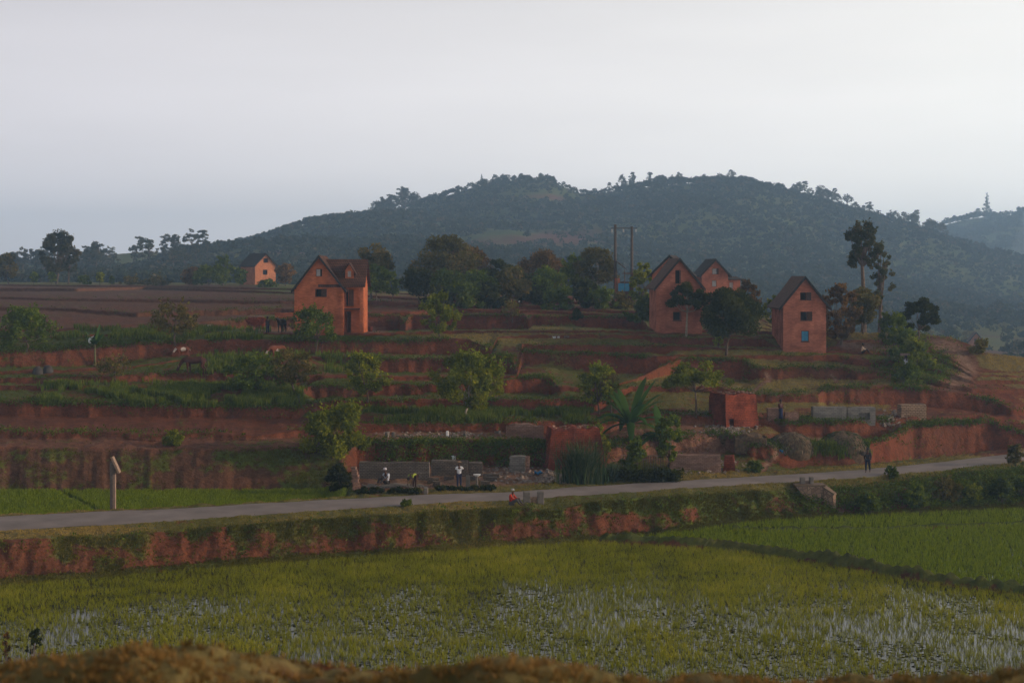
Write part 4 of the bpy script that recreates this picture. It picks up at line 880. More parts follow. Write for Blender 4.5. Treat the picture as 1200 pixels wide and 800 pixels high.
for i, (px, yb, yt, w, lf, lb) in enumerate([(1075, 595, 568, 34, M_leaf, 'leafy bush beside the stone culvert on the road bank'), (1110, 588, 560, 40, M_olive, 'rusty olive bush in the middle of the right road bank'), (1142, 590, 568, 26, M_light, 'green bush low on the right road bank'), (1172, 588, 558, 36, M_leaf, 'green bush near the right edge of the road bank'), (1198, 584, 556, 26, M_leaf, 'dark bush at the very right edge of the road bank'), (1016, 600, 580, 40, M_leaf, 'dark green bush hanging right of the culvert'), (1045, 560, 545, 20, M_leaf, 'tiny shrub on the grassy verge past the walker'), (1190, 545, 520, 24, M_olive, 'dry shrub at the foot of the big cut')]):
    ptree(lb, px, yb, yt, w, 'shrub', lf, 140+i, 0, 1.0, name='bush', cat='bush')
for i, (px, yb, yt, w, lf, lb) in enumerate([(40, 754, 728, 22, M_dark, 'spindly weed in the water near the lower left corner'), (13, 754, 736, 10, M_brown, 'small dead weed at the lower left corner')]):
    ptree(lb, px, yb, yt, w, 'loose', lf, 150+i, .2, .7, 3.0, name='weed', cat='weed', d=52)
# ------------------------------------------------------------------ houses
M_mud = brickmat('mud_plaster_orange', (.40, .115, .048), (.33, .095, .043), .3, .13, .35, ms=.012); M_brick = brickmat('brick_pink', (.37, .125, .075), (.29, .10, .062), .3, .13, .4, ms=.014)
M_brickfar = brickmat('brick_sandy', (.42, .16, .075), (.32, .12, .06), .3, .12, .25)
M_roof = brickmat('roof_tiles', (.095, .042, .028), (.035, .02, .015), .22, .26, .45, ms=.03); M_thatch = mat('dark_thatch', (.032, .025, .022), var=.4, scale=5, bump=.6); M_rooftan = mat('weathered_roof', (.095, .052, .036), var=.35, scale=4, bump=.5)
M_trim = mat('dark_eaves', (.026, .023, .022), var=.3, scale=6); M_shut = mat('wood_shutter', (.055, .03, .022), var=.3, scale=8); M_blue = mat('blue_paint', (.05, .20, .33), var=.15, scale=6); M_pane = mat('pale_pane', (.30, .28, .27), var=.15, rough=.35); M_in = mat('room_shade_and_pots', (.02, .014, .012), var=.2); M_frame = mat('window_wood', (.08, .038, .026), var=.3)  # M_in: near black, paints the shade inside openings; also colours the dark pots
def fixn(me):
    bm = bmesh.new(); bm.from_mesh(me); bmesh.ops.recalc_face_normals(bm, faces=bm.faces[:]); bm.to_mesh(me); bm.free()
def solid_cut(me_obj, cutters):
    """subtract boxes from a wall so that openings are real holes"""
    fixn(me_obj.data); par = me_obj.parent; loc = me_obj.location.copy(); me_obj.parent = None; me_obj.location = (0, 0, 0)
    for c in cutters:
        cm = MB().box(*c).mesh('cut'); fixn(cm); co = bpy.data.objects.new('cut', cm); COL.objects.link(co)
        md = me_obj.modifiers.new('b', 'BOOLEAN'); md.operation = 'DIFFERENCE'; md.object = co; md.solver = 'EXACT'
        dg = bpy.context.evaluated_depsgraph_get(); dg.update(); nm = bpy.data.meshes.new_from_object(me_obj.evaluated_get(dg)); me_obj.modifiers.clear(); me_obj.data = nm
        bpy.data.objects.remove(co); bpy.data.meshes.remove(cm)
    me_obj.parent = par; me_obj.location = loc
def gable(root, w, dp, he, hr, wallmat, roofmat, openings=(), x0=0, y0=0, over=.3, name='wall', t=.16, sag=0, left_he=None, foot=.5):
    """block with the gable end at y0 facing -y; openings: (xc, z0, z1, w, kind)"""
    prof = [(x0-w/2, -foot), (x0+w/2, -foot), (x0+w/2, he), (x0, hr), (x0-w/2, he)]
    m = MB().prism(prof, y0, y0+dp); wl_ = m.build(name, wallmat, root)
    th = .22; inner = (x0-w/2+th, x0+w/2-th, y0+th, y0+dp-th, .05, he-.1)
    cut = [inner]
    for o in openings: cut.append((x0+o[0]-o[3]/2, x0+o[0]+o[3]/2, y0-.1, y0+th+(.0 if o[2] < he-.1 else .55), o[1], o[2]))
    solid_cut(wl_, cut)
    for o in openings:
        xc, z0, z1, ww, kind = x0+o[0], o[1], o[2], o[3], o[4]
        f = MB(); e = .05; yy0, yy1 = y0+.02, y0+.09
        if 'door' in kind: nm = 'door'
        else: nm = 'window'
        f.box(xc-ww/2, xc-ww/2+e, yy0, yy1, z0, z1).box(xc+ww/2-e, xc+ww/2, yy0, yy1, z0, z1).box(xc-ww/2+e, xc+ww/2-e, yy0, yy1, z1-e, z1).box(xc-ww/2+e, xc+ww/2-e, yy0, yy1, z0, z0+e)
        fo = f.build(nm, M_frame, root)
        MB().box(xc-ww/2+e, xc+ww/2-e, y0+th+.32, y0+th+.36, z0+e, z1-e).build('room_shade_sheet', M_in, fo)  # near-black sheet behind the opening paints in the shade of the room
        if 'shutr' in kind: MB().box(xc+ww/2+.01, xc+ww/2+ww*.72, y0-.06, y0-.015, z0, z1).build('shutter', M_shut, fo, bevel=.008)
        if 'pane' in kind: MB().box(xc-ww/2+e, xc+ww*.18, y0+.10, y0+.13, z0+e, z1-e).build('pane', M_pane, fo)
        if 'full' in kind: MB().box(xc-ww/2+e, xc+ww/2-e, y0+.10, y0+.13, z0+e, z1-e).build('pane', M_pane, fo)
        if 'half' in kind: MB().box(xc+.02, xc+ww/2-e, y0+.095, y0+.13, z0+e, z1-e).build('shutter', M_shut, fo)
        if 'blue' in kind:
            for s_ in (-1, 1): MB().box(xc+(-ww/2+e if s_ < 0 else .012), xc+(-.012 if s_ < 0 else ww/2-e), y0+.095, y0+.13, z0+e, z1-e).build('shutter', M_blue, fo)
        if 'sill' in kind: MB().box(xc-ww/2-.06, xc+ww/2+.06, y0-.05, y0+.05, z0-.08, z0-.005).build('sill', M_frame, fo)
    # roof: two thick slopes with a slight kick at the eaves
    sl = (hr-he)/(w/2); r = MB(); o_ = over
    for s_ in (-1, 1):
        xe = w/2+o_; zt = .13; n = 5; top = []; bot = []
        for i in range(n+1):
            f = i/n; x = xe*f; z = hr-sl*x+.10*(max(0, f-.7)/.3)**2-sag*math.sin(math.pi*f)
            top.append((x0+s_*x, z+zt+.03)); bot.append((x0+s_*x, z+.03))
        prof = top+bot[::-1]; r.prism(prof if s_ > 0 else prof[::-1], y0-o_, y0+dp+o_)
    ro = r.build('roof', roofmat, root)
    g = MB()                                   # barge boards along the gable edge
    for s_ in (-1, 1):
        xe = w/2+o_+.03; prof = [(x0, hr+.19), (x0+s_*xe, hr-sl*xe+.30), (x0+s_*xe, hr-sl*xe+.0), (x0, hr-.12)]
        g.prism(prof if s_ > 0 else prof[::-1], y0-o_-.05, y0-o_-.004)
    g.build('barge_board', M_trim, ro)
    return wl_, ro
def on(px, yb, d=None):
    if d is None: return hit(px, yb)
    x = (px-600)/F*d; return Vector((x, d, CZ-(yb-320)*d/F))
gH = 'gabled brick houses on the hillside'
# 1 the big red house with a side wing
p = on(374, 388, 140.5); p.z = ground(p.x, p.y)+.02; s = S(p.y); k = s
h = thing('brick_house', 'big orange red two block house left of centre with a dormer wing', 'house', p, 0, gH)
zt = CZ-(301-320)*p.y/F-p.z; ze = CZ-(337-320)*p.y/F-p.z
def zz(y): return CZ-(y-320)*p.y/F-p.z
gable(h, 54/s, 5.2, ze, zt, M_mud, M_roof, [(-.02, zz(324), zz(315), .62, 'window pane'), (-.06, zz(348), zz(338.5), .66, 'window shutr'), (-.1, zz(372), zz(366), .45, 'window')], over=.42)
for sx_ in (-1, 1): MB().box(sx_*27/s-.16, sx_*27/s+.16, -.12, .22, -.4, ze-.15).build('corner_pillar', M_mud, h)
wx0, wx1 = 27/s+.02, (425-374)/s; we = zz(332.5); wr = zz(305)
ww = MB().box(wx0, wx1-.02, 1.15, 4.9, -.5, we).build('wing_wall', M_mud, h)
solid_cut(ww, [(wx0+.2, wx1-.25, 1.4, 4.6, .05, we-.15), ((400.5-374)/s, (406.5-374)/s, 1.0, 1.5, zz(359), zz(339.5)), ((402-374)/s, (410-374)/s, 1.0, 1.5, .03, zz(365.5))])
MB().box((400.5-374)/s+.05, (406.5-374)/s-.05, 1.9, 1.95, zz(359)+.04, zz(339.5)-.04).build('room_shade_sheet', M_in, h)  # thin near-black sheet standing in for the shade inside the wing
b_o = MB().box((407-374)/s, (413-374)/s, 1.09, 1.14, zz(359), zz(339.5)).build('shutter', M_frame, h)
dr = MB().box((402-374)/s, (402-374)/s+.07, 1.13, 1.2, .02, zz(365.5)).box((410-374)/s-.07, (410-374)/s, 1.13, 1.2, .02, zz(365.5)).build('door', M_frame, h)
MB().box((405.2-374)/s, (406.6-374)/s, 1.13, 1.22, .02, zz(365.5)).build('door_post', M_frame, dr)
MB().box(wx0+.02, wx1, .35, 1.14, zz(362.6), zz(361.4)).build('balcony', M_frame, h)
for a, b in ((wx1-.30, wx1+.0), ((401.8-374)/s-.18, (401.8-374)/s+.0)): MB().box(a, b, .28, .62, -.4, we-.02).build('porch_pillar', M_mud, h)
MB().box(wx0-.1, wx1+.1, .26, .60, we-.015, we+.10).build('eave_beam', M_frame, h)
rf = MB(); rr0, rr1 = -.1, (427-374)/s+.1
ym = 2.6
for sy_ in (-1, 1):
    yo = 2.75; ks = (wr-we-.05)/2.35
    prof = [(ym, wr+.13), (ym+sy_*yo, wr-ks*yo+.13), (ym+sy_*yo, wr-ks*yo), (ym, wr)]
    vs = [(x, a, b) for x in (rr0, rr1) for a, b in prof]; rf.raw(vs, [(0, 1, 2, 3), (7, 6, 5, 4), (0, 4, 5, 1), (1, 5, 6, 2), (2, 6, 7, 3), (3, 7, 4, 0)])
wro = rf.build('wing_roof', M_roof, h)
# triangular end wall of the wing
ev = [(wx1-.04, ym-2.3, we), (wx1-.04, ym+2.3, we), (wx1-.04, ym, wr-.02), (wx1-.26, ym-2.3, we), (wx1-.26, ym+2.3, we), (wx1-.26, ym, wr-.02)]
MB().raw(ev, [(0, 1, 2), (5, 4, 3), (0, 2, 5, 3), (1, 4, 5, 2)]).build('wing_gable', M_mud, h)
dm = thing('dormer', None, None); dm.parent = h; dm.location = ((408.5-374)/s, 0, 0)
for key in list(dm.keys()): del dm[key]
dz0, dz1, dzr = zz(331), zz(317), zz(309)
dwl = MB().prism([(-.42, dz0), (.42, dz0), (.42, dz1), (0, dzr), (-.42, dz1)], .62, 2.0).build('dormer_wall', M_mud, dm)
solid_cut(dwl, [(-.17, .17, .5, .9, zz(324.5), zz(317.5))])
MB().box(-.17, .17, .74, .78, zz(324.5), zz(317.5)).build('window', M_pane, dm)
r = MB()
for s_ in (-1, 1):
    sl_ = (dzr-dz1)/.42; xe = .72; prof = [(0, dzr+.12), (s_*xe, dzr-sl_*xe+.12), (s_*xe, dzr-sl_*xe), (0, dzr+.01)]; r.prism(prof if s_ > 0 else prof[::-1], .38, 2.3)
r.build('dormer_roof', M_roof, dm)
# 2 small far house
def simple_house(label, px, yb, yt, ye, wpx, dp, d, wallm, roofm, openings, rz=0, over=.3, sag=0, name='brick_house', gnd=False):
    p = on(px, yb, d)
    if gnd: p.z = ground(p.x, p.y)+.02
    s = S(p.y); f = lambda y: CZ-(y-320)*p.y/F-p.z
    hh = thing(name, label, 'house', p, rz, gH)
    ops = [(a/s, f(y1), f(y0), w/s, kd) for a, y0, y1, w, kd in openings]
    gable(hh, wpx/s, dp, f(ye), f(yt), wallm, roofm, ops, over=over, sag=sag)
    return hh, p, s, f
simple_house('small far house with dark roof on the left skyline', 311, 334, 297.5, 311, 27, 7, 320, M_brickfar, M_thatch, [(.5, 302.5, 308, 6.5, 'window'), (-.5, 316, 322, 6, 'window')], rz=R(38), over=.45)
# 3 gabled house with a tall loft opening
h3, p3, s3, f3 = simple_house('pink brick house with tall loft opening behind the flat crowned tree', 796, 386.5, 304, 335, 50, 6.5, 141, M_brick, M_rooftan, [(-1.5, 316.5, 332.5, 6.5, 'door'), (-2.5, 365.5, 375.5, 9.5, 'window sill')], rz=R(2), over=.42, sag=.08, gnd=True)
for sx_ in (-1, 1): MB().box(sx_*25/s3-.16, sx_*25/s3+.16, -.06, .25, -.4, f3(337)).build('corner_pillar', M_brick, h3)
# behind it, only the roof shows
simple_house('dark roofed house half hidden behind the pink gabled house', 785, 372, 300.5, 322, 42, 5.5, 157, M_brick, M_thatch, [(0, 313, 317, 3, 'window')], rz=R(-14), over=.35)
# 5 house with annex
h5, p5, s5, f5 = simple_house('pink house with flat roofed annex behind the round tree', 838, 366, 304.5, 322, 31, 5.5, 182, M_brick, M_thatch, [(.5, 314.5, 321.5, 8, 'window pane'), (-1, 328.5, 336, 5.5, 'window full'), (-1, 345, 350, 4, 'window full')], rz=R(4), over=.35)
a0, a1 = 15.5/s5, 31/s5
an = MB().box(a0, a1, .5, 4.2, -.4, f5(328)).build('annex', M_brick, h5); solid_cut(an, [(a0+.2, a1-.2, .7, 4, .1, f5(328)-.15), ((18-0)/s5, (22.5)/s5, .3, .9, f5(338), f5(331))])
MB().box(18/s5, 22.5/s5, .62, .66, f5(338), f5(331)).build('window', M_pane, h5)
ar = MB().raw([(a0-.05, .2, f5(327)), (a1+.25, .2, f5(327)), (a1+.25, 4.5, f5(323.5)), (a0-.05, 4.5, f5(323.5)), (a0-.05, .2, f5(328)), (a1+.25, .2, f5(328)), (a1+.25, 4.5, f5(324.5)), (a0-.05, 4.5, f5(324.5))], [(0, 1, 2, 3), (7, 6, 5, 4), (0, 4, 5, 1), (1, 5, 6, 2), (2, 6, 7, 3), (3, 7, 4, 0)]).build('annex_roof', M_thatch, h5)
# 6 the house at the right with the blue shutter
h6, p6, s6, f6 = simple_house('pink brick house on the right with one blue shuttered window', 943, 407, 325.5, 357.5, 50, 7.2, 133.5, M_brick, M_rooftan, [(-1.5, 342.5, 352, 7.5, 'window shutr'), (-1, 365, 376, 8, 'window shutr'), (.5, 387.5, 400, 9, 'window blue sill')], rz=R(-2), over=.42, sag=.08, gnd=True)
MB().box(-25/s6, 25/s6, -.04, -.003, f6(358), f6(356.8)).build('brick_band', M_brick, h6)
# 7 tiny hazy house in the valley
simple_house('tiny hazy house down in the valley at the far right', 1144, 409, 389.5, 398, 13, 6, 430, M_brickfar, M_rooftan, [(-.5, 397, 400, 3, 'window')], rz=R(-12), over=.6)
# shed beside the poles
p = on(733, 357, 154); s = S(p.y); p.z = ground(p.x, p.y)
p = hit(733, 358); s = S(p.y)
sh = thing('shed', 'ramshackle shed with torn roof and blue sheet behind the power poles', 'shed', p, 0); f = lambda y: CZ-(y-320)*p.y/F-p.z
for x in (-1.1, -.1, .95): MB().tube([(x, 0, -.3), (x*1.02, 0, f(316))], [.07, .06], 6).build('post', M_bark, sh)
MB().box(-1.25, -.7, .5, 2.6, -.3, f(326)).build('wall', M_brick, sh)
MB().box(-.95, .5, -.05, -.01, f(341), f(332), None).build('blue_sheet', M_blue, sh)
rm = MB()
rm.raw([(-1.2, -.3, f(306)), (.2, -.3, f(316)), (.3, 2.8, f(314)), (-1.0, 2.8, f(305)), (-1.2, -.3, f(307)), (.2, -.3, f(317)), (.3, 2.8, f(315)), (-1.0, 2.8, f(306))], [(0, 1, 2, 3), (7, 6, 5, 4), (0, 4, 5, 1), (1, 5, 6, 2), (2, 6, 7, 3), (3, 7, 4, 0)])
rm.build('roof', M_thatch, sh); MB().box(-.2, 1.2, -.2, 2.5, f(321), f(319.6)).build('lower_roof', M_rooftan, sh)
MB().box(-.6, 1.0, 1.2, 1.3, -.2, f(330)).build('back_wall', M_frame, sh)
# H-frame power pole
p = hit(721, 356); s = S(p.y)
M_pole = mat('pole_wood', (.075, .062, .055), var=.25, scale=3); M_cer = mat('insulator', (.35, .35, .35), var=.1, rough=.3)
pl = thing('power_pole', 'twin wooden power poles joined by a crossbar with insulators', 'power pole', p); f = lambda y: CZ-(y-320)*p.y/F-p.z
for x, y in ((0, 263), (19.5/s, 265.5)): MB().tube([(x, 0, -.6), (x, 0, f(y))], [.23, .17], 10).build('pole', M_pole, pl, True)
MB().box(-5/s, 25/s, -.2, -.125, f(267.5)-.05, f(267.5)+.05).build('crossbar', M_pole, pl)
for x in (-4/s, 9.5/s, 24/s):
    MB().tube([(x, -.16, f(268.5)), (x, -.16, f(268.5)-.12), (x, -.16, f(268.5)-.2), (x, -.16, f(268.5)-.3), (x, -.16, f(268.5)-.42)], [.03, .12, .07, .12, .06], 8).build('insulator', M_cer, pl, True)
# ------------------------------------------------------------------ brick yard, walls, road furniture
M_kiln = brickmat('kiln_brick_red', (.20, .043, .02), (.10, .028, .015), .3, .13, .6, ms=.018); M_grey = brickmat('drying_grey_brick', (.13, .105, .085), (.065, .05, .042), .24, .11, .3, ms=.02)
M_block = brickmat('grey_block', (.20, .18, .16), (.12, .105, .09), .3, .13, .25); M_tan = brickmat('tan_brick', (.30, .20, .13), (.10, .06, .04), .3, .14, .25, ms=.02); M_pinkb = brickmat('pale_pink_brick', (.24, .14, .105), (.13, .07, .05), .26, .11, .3)
M_stone = mat('cut_stone', (.15, .105, .075), var=.25, scale=3, bump=.5); M_conc = mat('grey_concrete', (.15, .13, .115), var=.25, scale=4, bump=.3); M_straw = mat('straw', (.10, .065, .038), var=.5, scale=5, bump=.8)
M_rub = mat('rubble', (.24, .19, .16), var=.4, scale=5, objvar=.2); M_white = mat('white_cloth', (.62, .62, .64), var=.08); M_bluec = mat('blue_plastic', (.02, .16, .34), var=.15); M_wood = mat('grey_wood', (.10, .08, .068), var=.3, scale=7)
M_plank = mat('pale_plank', (.25, .17, .125), var=.2, scale=5)
def stonemat():
    m = bpy.data.materials.new('stone_masonry'); m.use_nodes = True; n = m.node_tree; b = n.nodes['Principled BSDF']; b.inputs['Roughness'].default_value = .9
    t = n.nodes.new('ShaderNodeTexCoord'); v = n.nodes.new('ShaderNodeTexVoronoi'); v.feature = 'DISTANCE_TO_EDGE'; v.inputs['Scale'].default_value = 3.6; v2 = n.nodes.new('ShaderNodeTexVoronoi'); v2.inputs['Scale'].default_value = 3.6
    for x in (v, v2): n.links.new(t.outputs['Object'], x.inputs['Vector'])
    r = n.nodes.new('ShaderNodeMapRange'); r.inputs[1].default_value = .02; r.inputs[2].default_value = .09; n.links.new(v.outputs['Distance'], r.inputs[0])
    c = n.nodes.new('ShaderNodeValToRGB'); c.color_ramp.elements[0].color = (.20, .115, .075, 1); c.color_ramp.elements[1].color = (.34, .225, .15, 1); s = n.nodes.new('ShaderNodeSeparateColor'); n.links.new(v2.outputs['Color'], s.inputs[0]); n.links.new(s.outputs[0], c.inputs[0])
    mx = n.nodes.new('ShaderNodeMix'); mx.data_type = 'RGBA'; mx.inputs[6].default_value = (.10, .07, .055, 1); n.links.new(r.outputs[0], mx.inputs[0]); n.links.new(c.outputs[0], mx.inputs[7]); n.links.new(mx.outputs[2], b.inputs['Base Color'])
    return m
M_mason = stonemat()
def gp(px, yb, dx=0, dy=0):
    p = hit(px, yb); p.x += dx; p.y += dy; p.z = ground(p.x, p.y); return p
def block(name, label, cat, px0, px1, yt, yb, depth, m, rz=0, taper=0, group=None, jit=.02, ext=None, round_=0, dyy=0):
    """a low wall or stack standing where the photograph shows its foot"""
    p = gp((px0+px1)/2, yb); p.y += dyy; p.z = ground(p.x, p.y); s = S(p.y); w = (px1-px0)/s; h = CZ-(yt-320)*p.y/F-p.z; h = max(.25, h)
    b = MB().box(-w/2, w/2, 0, depth, -.35, h, taper=taper); me = b.mesh(name); bm = bmesh.new(); bm.from_mesh(me)
    bmesh.ops.subdivide_edges(bm, edges=bm.edges[:], cuts=7, use_grid_fill=True)
    rg = random.Random(int(px0*7)); 
    for v in bm.verts:
        n_ = math.sin(v.co.x*2.3+px0)*.5+math.sin(v.co.x*5.1+v.co.y*3+px0*2)*.35
        v.co += Vector((rg.uniform(-1, 1), rg.uniform(-1, 1), rg.uniform(-.6, .6)))*jit
        if v.co.z > h-.05: v.co.z += n_*(.05+round_*.1)-round_*((v.co.x/(w/2))**4+((v.co.y-depth/2)/(depth/2))**4)*h*.3
    bm.to_mesh(me); bm.free(); o = add(name, me, m, loc=p); o.rotation_euler.z = rz
    if ext: ext(o, w, h)
    return tag(o, label, cat, group)
def kiln(name, label, px0, px1, yt, yb, dp, rz, taper, m, seed=1, arch=True):
    p = gp((px0+px1)/2, yb); s = S(p.y); w = (px1-px0)/s; h = CZ-(yt-320)*p.y/F-p.z
    root = thing(name, label, 'brick kiln', p, rz); me = MB().box(-w/2, w/2, 0, dp, -.4, h, taper=taper).mesh('kiln_body'); bm = bmesh.new(); bm.from_mesh(me); bmesh.ops.subdivide_edges(bm, edges=bm.edges[:], cuts=14, use_grid_fill=True)
    rg = random.Random(seed)
    for v in bm.verts:
        v.co += Vector((rg.uniform(-1, 1), rg.uniform(-1, 1), 0))*.025
        if v.co.z > h*.93: v.co.z += .09*math.sin(v.co.x*4+seed)+rg.uniform(-.05, .03)-.10*abs(v.co.x/(w/2))**3
        k = max(0, 1-v.co.z/h); v.co.x += .10*k*math.sin(v.co.y*3); v.co.y -= .12*k*k*(1+math.sin(v.co.x*3+1))
    bm.to_mesh(me); bm.free(); bo = add('kiln_body', me, m, root)
    if arch: solid_cut(bo, [(-w*.36, -w*.36+.42, -.6, .7, .0, .62)])
    cp_ = MB(); 
    for i in range(26):
        x = rg.uniform(-w/2+taper+.1, w/2-taper-.1); y = rg.uniform(taper+.1, dp-taper-.1); cp_.box(-.13, .13, -.07, .07, 0, .09, Matrix.Translation((x, y, h-.03)) @ Matrix.Rotation(rg.uniform(0, 3), 4, 'Z'))
    cp_.build('loose_bricks', M_pinkb, root); return root
kiln('brick_kiln', 'tall red brick kiln with flat top right of the leaning tree', 846, 893, 461.5, 500, 2.7, R(24), .18, M_kiln, 1)
kiln('brick_kiln', 'broad crumbling red kiln behind the clump of giant grass', 640, 711, 503, 550, 3.2, R(6), .42, M_kiln, 2)
def rubble(label, px0, px1, y0, y1, n, smin, smax, m, seed, name='rubble', dz=0):
    rg = random.Random(seed); b = MB()
    for i in range(n):
        u = rg.gauss(.5, .24); q = rg.random(); px = px0+(px1-px0)*u; py = y0+(y1-y0)*q; p = gp(px, py); r_ = rg.uniform(smin, smax)
        b.box(-r_, r_, -r_*.6, r_*.6, -r_*.4, r_*.5, Matrix.Translation((p.x, p.y, p.z+r_*.3+dz*math.exp(-((u-.5)/.25)**2)*rg.random())) @ Euler((rg.uniform(-.6, .6), rg.uniform(-.6, .6), rg.uniform(0, 3))).to_matrix().to_4x4())
    return tag(b.build(name, m), label, 'rubble', None, 'stuff')
rubble('broken brick rubble spilling down below the tall kiln', 826, 880, 498, 508, 260, .05, .14, M_rub, 3)
rubble('loose stone heap at the roadside left of the giant grass', 628, 662, 556, 567, 300, .04, .12, M_rub, 4, dz=.35)
rubble('scattered brick bits on the terrace above the brick yard', 440, 600, 506, 513, 110, .04, .13, M_rub, 5)
rubble('scraps and brick bits among the stacks of the brick yard', 560, 650, 545, 566, 200, .04, .12, M_rub, 6)
rubble('brick waste around the end of the pale brick wall', 800, 870, 540, 555, 150, .05, .12, M_rub, 7)
rubble('pale debris on the slope right of the tan brick stack', 1030, 1060, 480, 500, 90, .05, .14, M_rub, 8)
gB = 'stacks and walls of bricks in the yards'
block('brick_stack', 'long dark wall of drying bricks behind the seated worker', 'brick stack', 421, 503, 542, 561, .7, M_grey, group=gB)
block('brick_stack', 'dark wall of drying bricks behind the man in the white shirt', 'brick stack', 505.5, 548, 540, 557.5, .7, M_grey, group=gB)
block('brick_stack', 'short lower wall of drying bricks at the right end of the row', 'brick stack', 549, 565, 542.5, 557, .7, M_grey, group=gB)
block('brick_stack', 'square grey block stack with a pale brick corner', 'brick stack', 597, 615, 535, 553.5, .8, M_block, group=gB, rz=R(-6))
block('brick_pillar', 'pale brick pillar standing on the corner of the square grey stack', 'brick pillar', 616, 620.5, 535, 554, .35, M_pinkb, group=gB)
block('brick_stack', 'low curved stack of grey brown bricks on the terrace above the yard', 'brick stack', 593, 637, 497, 512, 1.0, M_pinkb, group=gB, round_=1)
block('brick_wall', 'long pale brick wall stepping down beside the road', 'brick wall', 785, 845, 533, 552, .8, M_pinkb, rz=R(-4), group=gB, taper=.05)
block('brick_stack', 'slumping red brick stack at the right end of the long pale wall', 'brick stack', 847, 862, 534, 553, .9, M_kiln, rz=R(-10), group=gB, taper=.14)
block('brick_stack', 'low pale brick stack left of the person by the kiln', 'brick stack', 900, 916, 478.5, 493, .6, M_pinkb, group=gB)
block('brick_stack', 'low reddish brick stack right of the person by the kiln', 'brick stack', 919, 937, 483.5, 494.5, .6, M_pinkb, group=gB, taper=.1)
block('brick_wall', 'long grey brick wall on the ledge right of the kiln', 'brick wall', 953, 992, 477, 493, .8, M_block, group=gB)
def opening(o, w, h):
    solid_cut(o, [(-.1*w, .3*w, -.3, .35, .12, h*.62)]); MB().box(-.1*w, .3*w, .36, .40, .12, h*.62).build('recess_shade_sheet', M_in, o)  # near-black sheet paints shade at the back of the recess
block('brick_wall', 'grey brick wall with a dark opening on the ledge', 'brick wall', 993.5, 1026, 477.5, 493, .8, M_block, group=gB, ext=opening)
block('brick_stack', 'square tan brick stack near the big red cut', 'brick stack', 1056, 1086, 474, 489, 1.0, M_tan, group=gB, rz=R(4))
block('brick_stack', 'earth covered brown brick stack with shaggy straw on top', 'brick stack', 862, 898, 510, 527, 1.6, M_straw, group=gB, rz=R(-6), round_=1.3, jit=.05)
block('brick_stack', 'dark straw covered stack left of the brown shaggy one', 'brick stack', 838, 861, 507, 521, 1.5, M_straw, group=gB, rz=R(8), round_=1.3, jit=.05)
block('brick_pile', 'pile of red bricks and planks beside the big red house', 'brick pile', 287, 310, 371, 383, 1.0, M_kiln, group=gB, round_=.7, jit=.05)
block('mud_wall', 'low orange mud wall touching the left side of the red house', 'mud wall', 320, 347, 366.5, 383, .4, M_mud, dyy=1.2)
p = gp(298, 380); s = S(p.y); pk = thing('plank_pile', 'weathered planks lying on top of the red brick pile', 'planks', (p.x, p.y+.1, p.z+(381-369.5)/s*.85), 0)
for i in range(6): MB().box(-.95+i*.07, .75+i*.06, -.05, .05, 0, .05, Matrix.Translation((0, .12*i, .05*(i % 3))) @ Matrix.Rotation(R(-9+5*i), 4, 'Z') @ Matrix.Rotation(R(-4+2*i), 4, 'Y')).build('plank', M_plank, pk)
def heap(name, label, px0, px1, yt, yb, dp, seed, cover):
    p = gp((px0+px1)/2, yb); s = S(p.y); w = (px1-px0)/s/2; h = CZ-(yt-320)*p.y/F-p.z; root = thing(name, label, 'covered heap', p); rg = np.random.default_rng(seed)
    b = MB().ball((0, dp/2, 0), (w, dp/2+.3, h*.82), 28, 16); me = b.mesh('mound')
    for v in me.vertices:
        n_ = float(fbm(v.co.x*.9+seed, v.co.z*.9+v.co.y, 3, 3)); v.co += Vector((n_*.35, n_*.25, n_*.38))
    add('mound', me, M_straw, root, True); n = 900; a = rg.uniform(0, 2*np.pi, n); e = np.arccos(rg.uniform(0, 1, n)); d_ = np.stack([np.cos(a)*np.sin(e)*w, dp/2+np.sin(a)*np.sin(e)*(dp/2+.3), np.cos(e)*h*.82], -1)
    tan = np.stack([np.cos(a)*np.cos(e)*w, np.sin(a)*np.cos(e)*dp/2, -np.sin(e)*h], -1); tan /= np.linalg.norm(tan, axis=1)[:, None]; sdv = np.cross(tan, rg.normal(size=(n, 3))); sdv /= np.linalg.norm(sdv, axis=1)[:, None]; L_ = rg.uniform(.15, .42, n)[:, None]; out = d_*np.array([.05, .02, .06])+np.array([0, -.02, .02])
    V_ = np.stack([d_+out-sdv*.03, d_+out+sdv*.03, d_+out*1.4+tan*L_+rg.normal(size=(n, 3))*.04], 1).reshape(-1, 3); i = np.arange(n)*3
    add('cover', mesh_np('cover', V_, None, np.stack([i, i+1, i+2], -1), {'tint': np.repeat(rg.uniform(0, 1, n), 3)}), cover, root); return root
M_drystalk = leafmat('dry_stalks', (.14, .125, .085), dry=(.30, .25, .17), tr=.1)
heap('covered_heap', 'grey mound of cut stalks above the roadside bank, left of its twin', 902, 958, 506, 529, 2.4, 4, M_drystalk)
heap('covered_heap', 'bigger stalk covered mound with green growth behind the walking person', 963, 1022, 504.5, 531, 2.6, 5, M_reed)
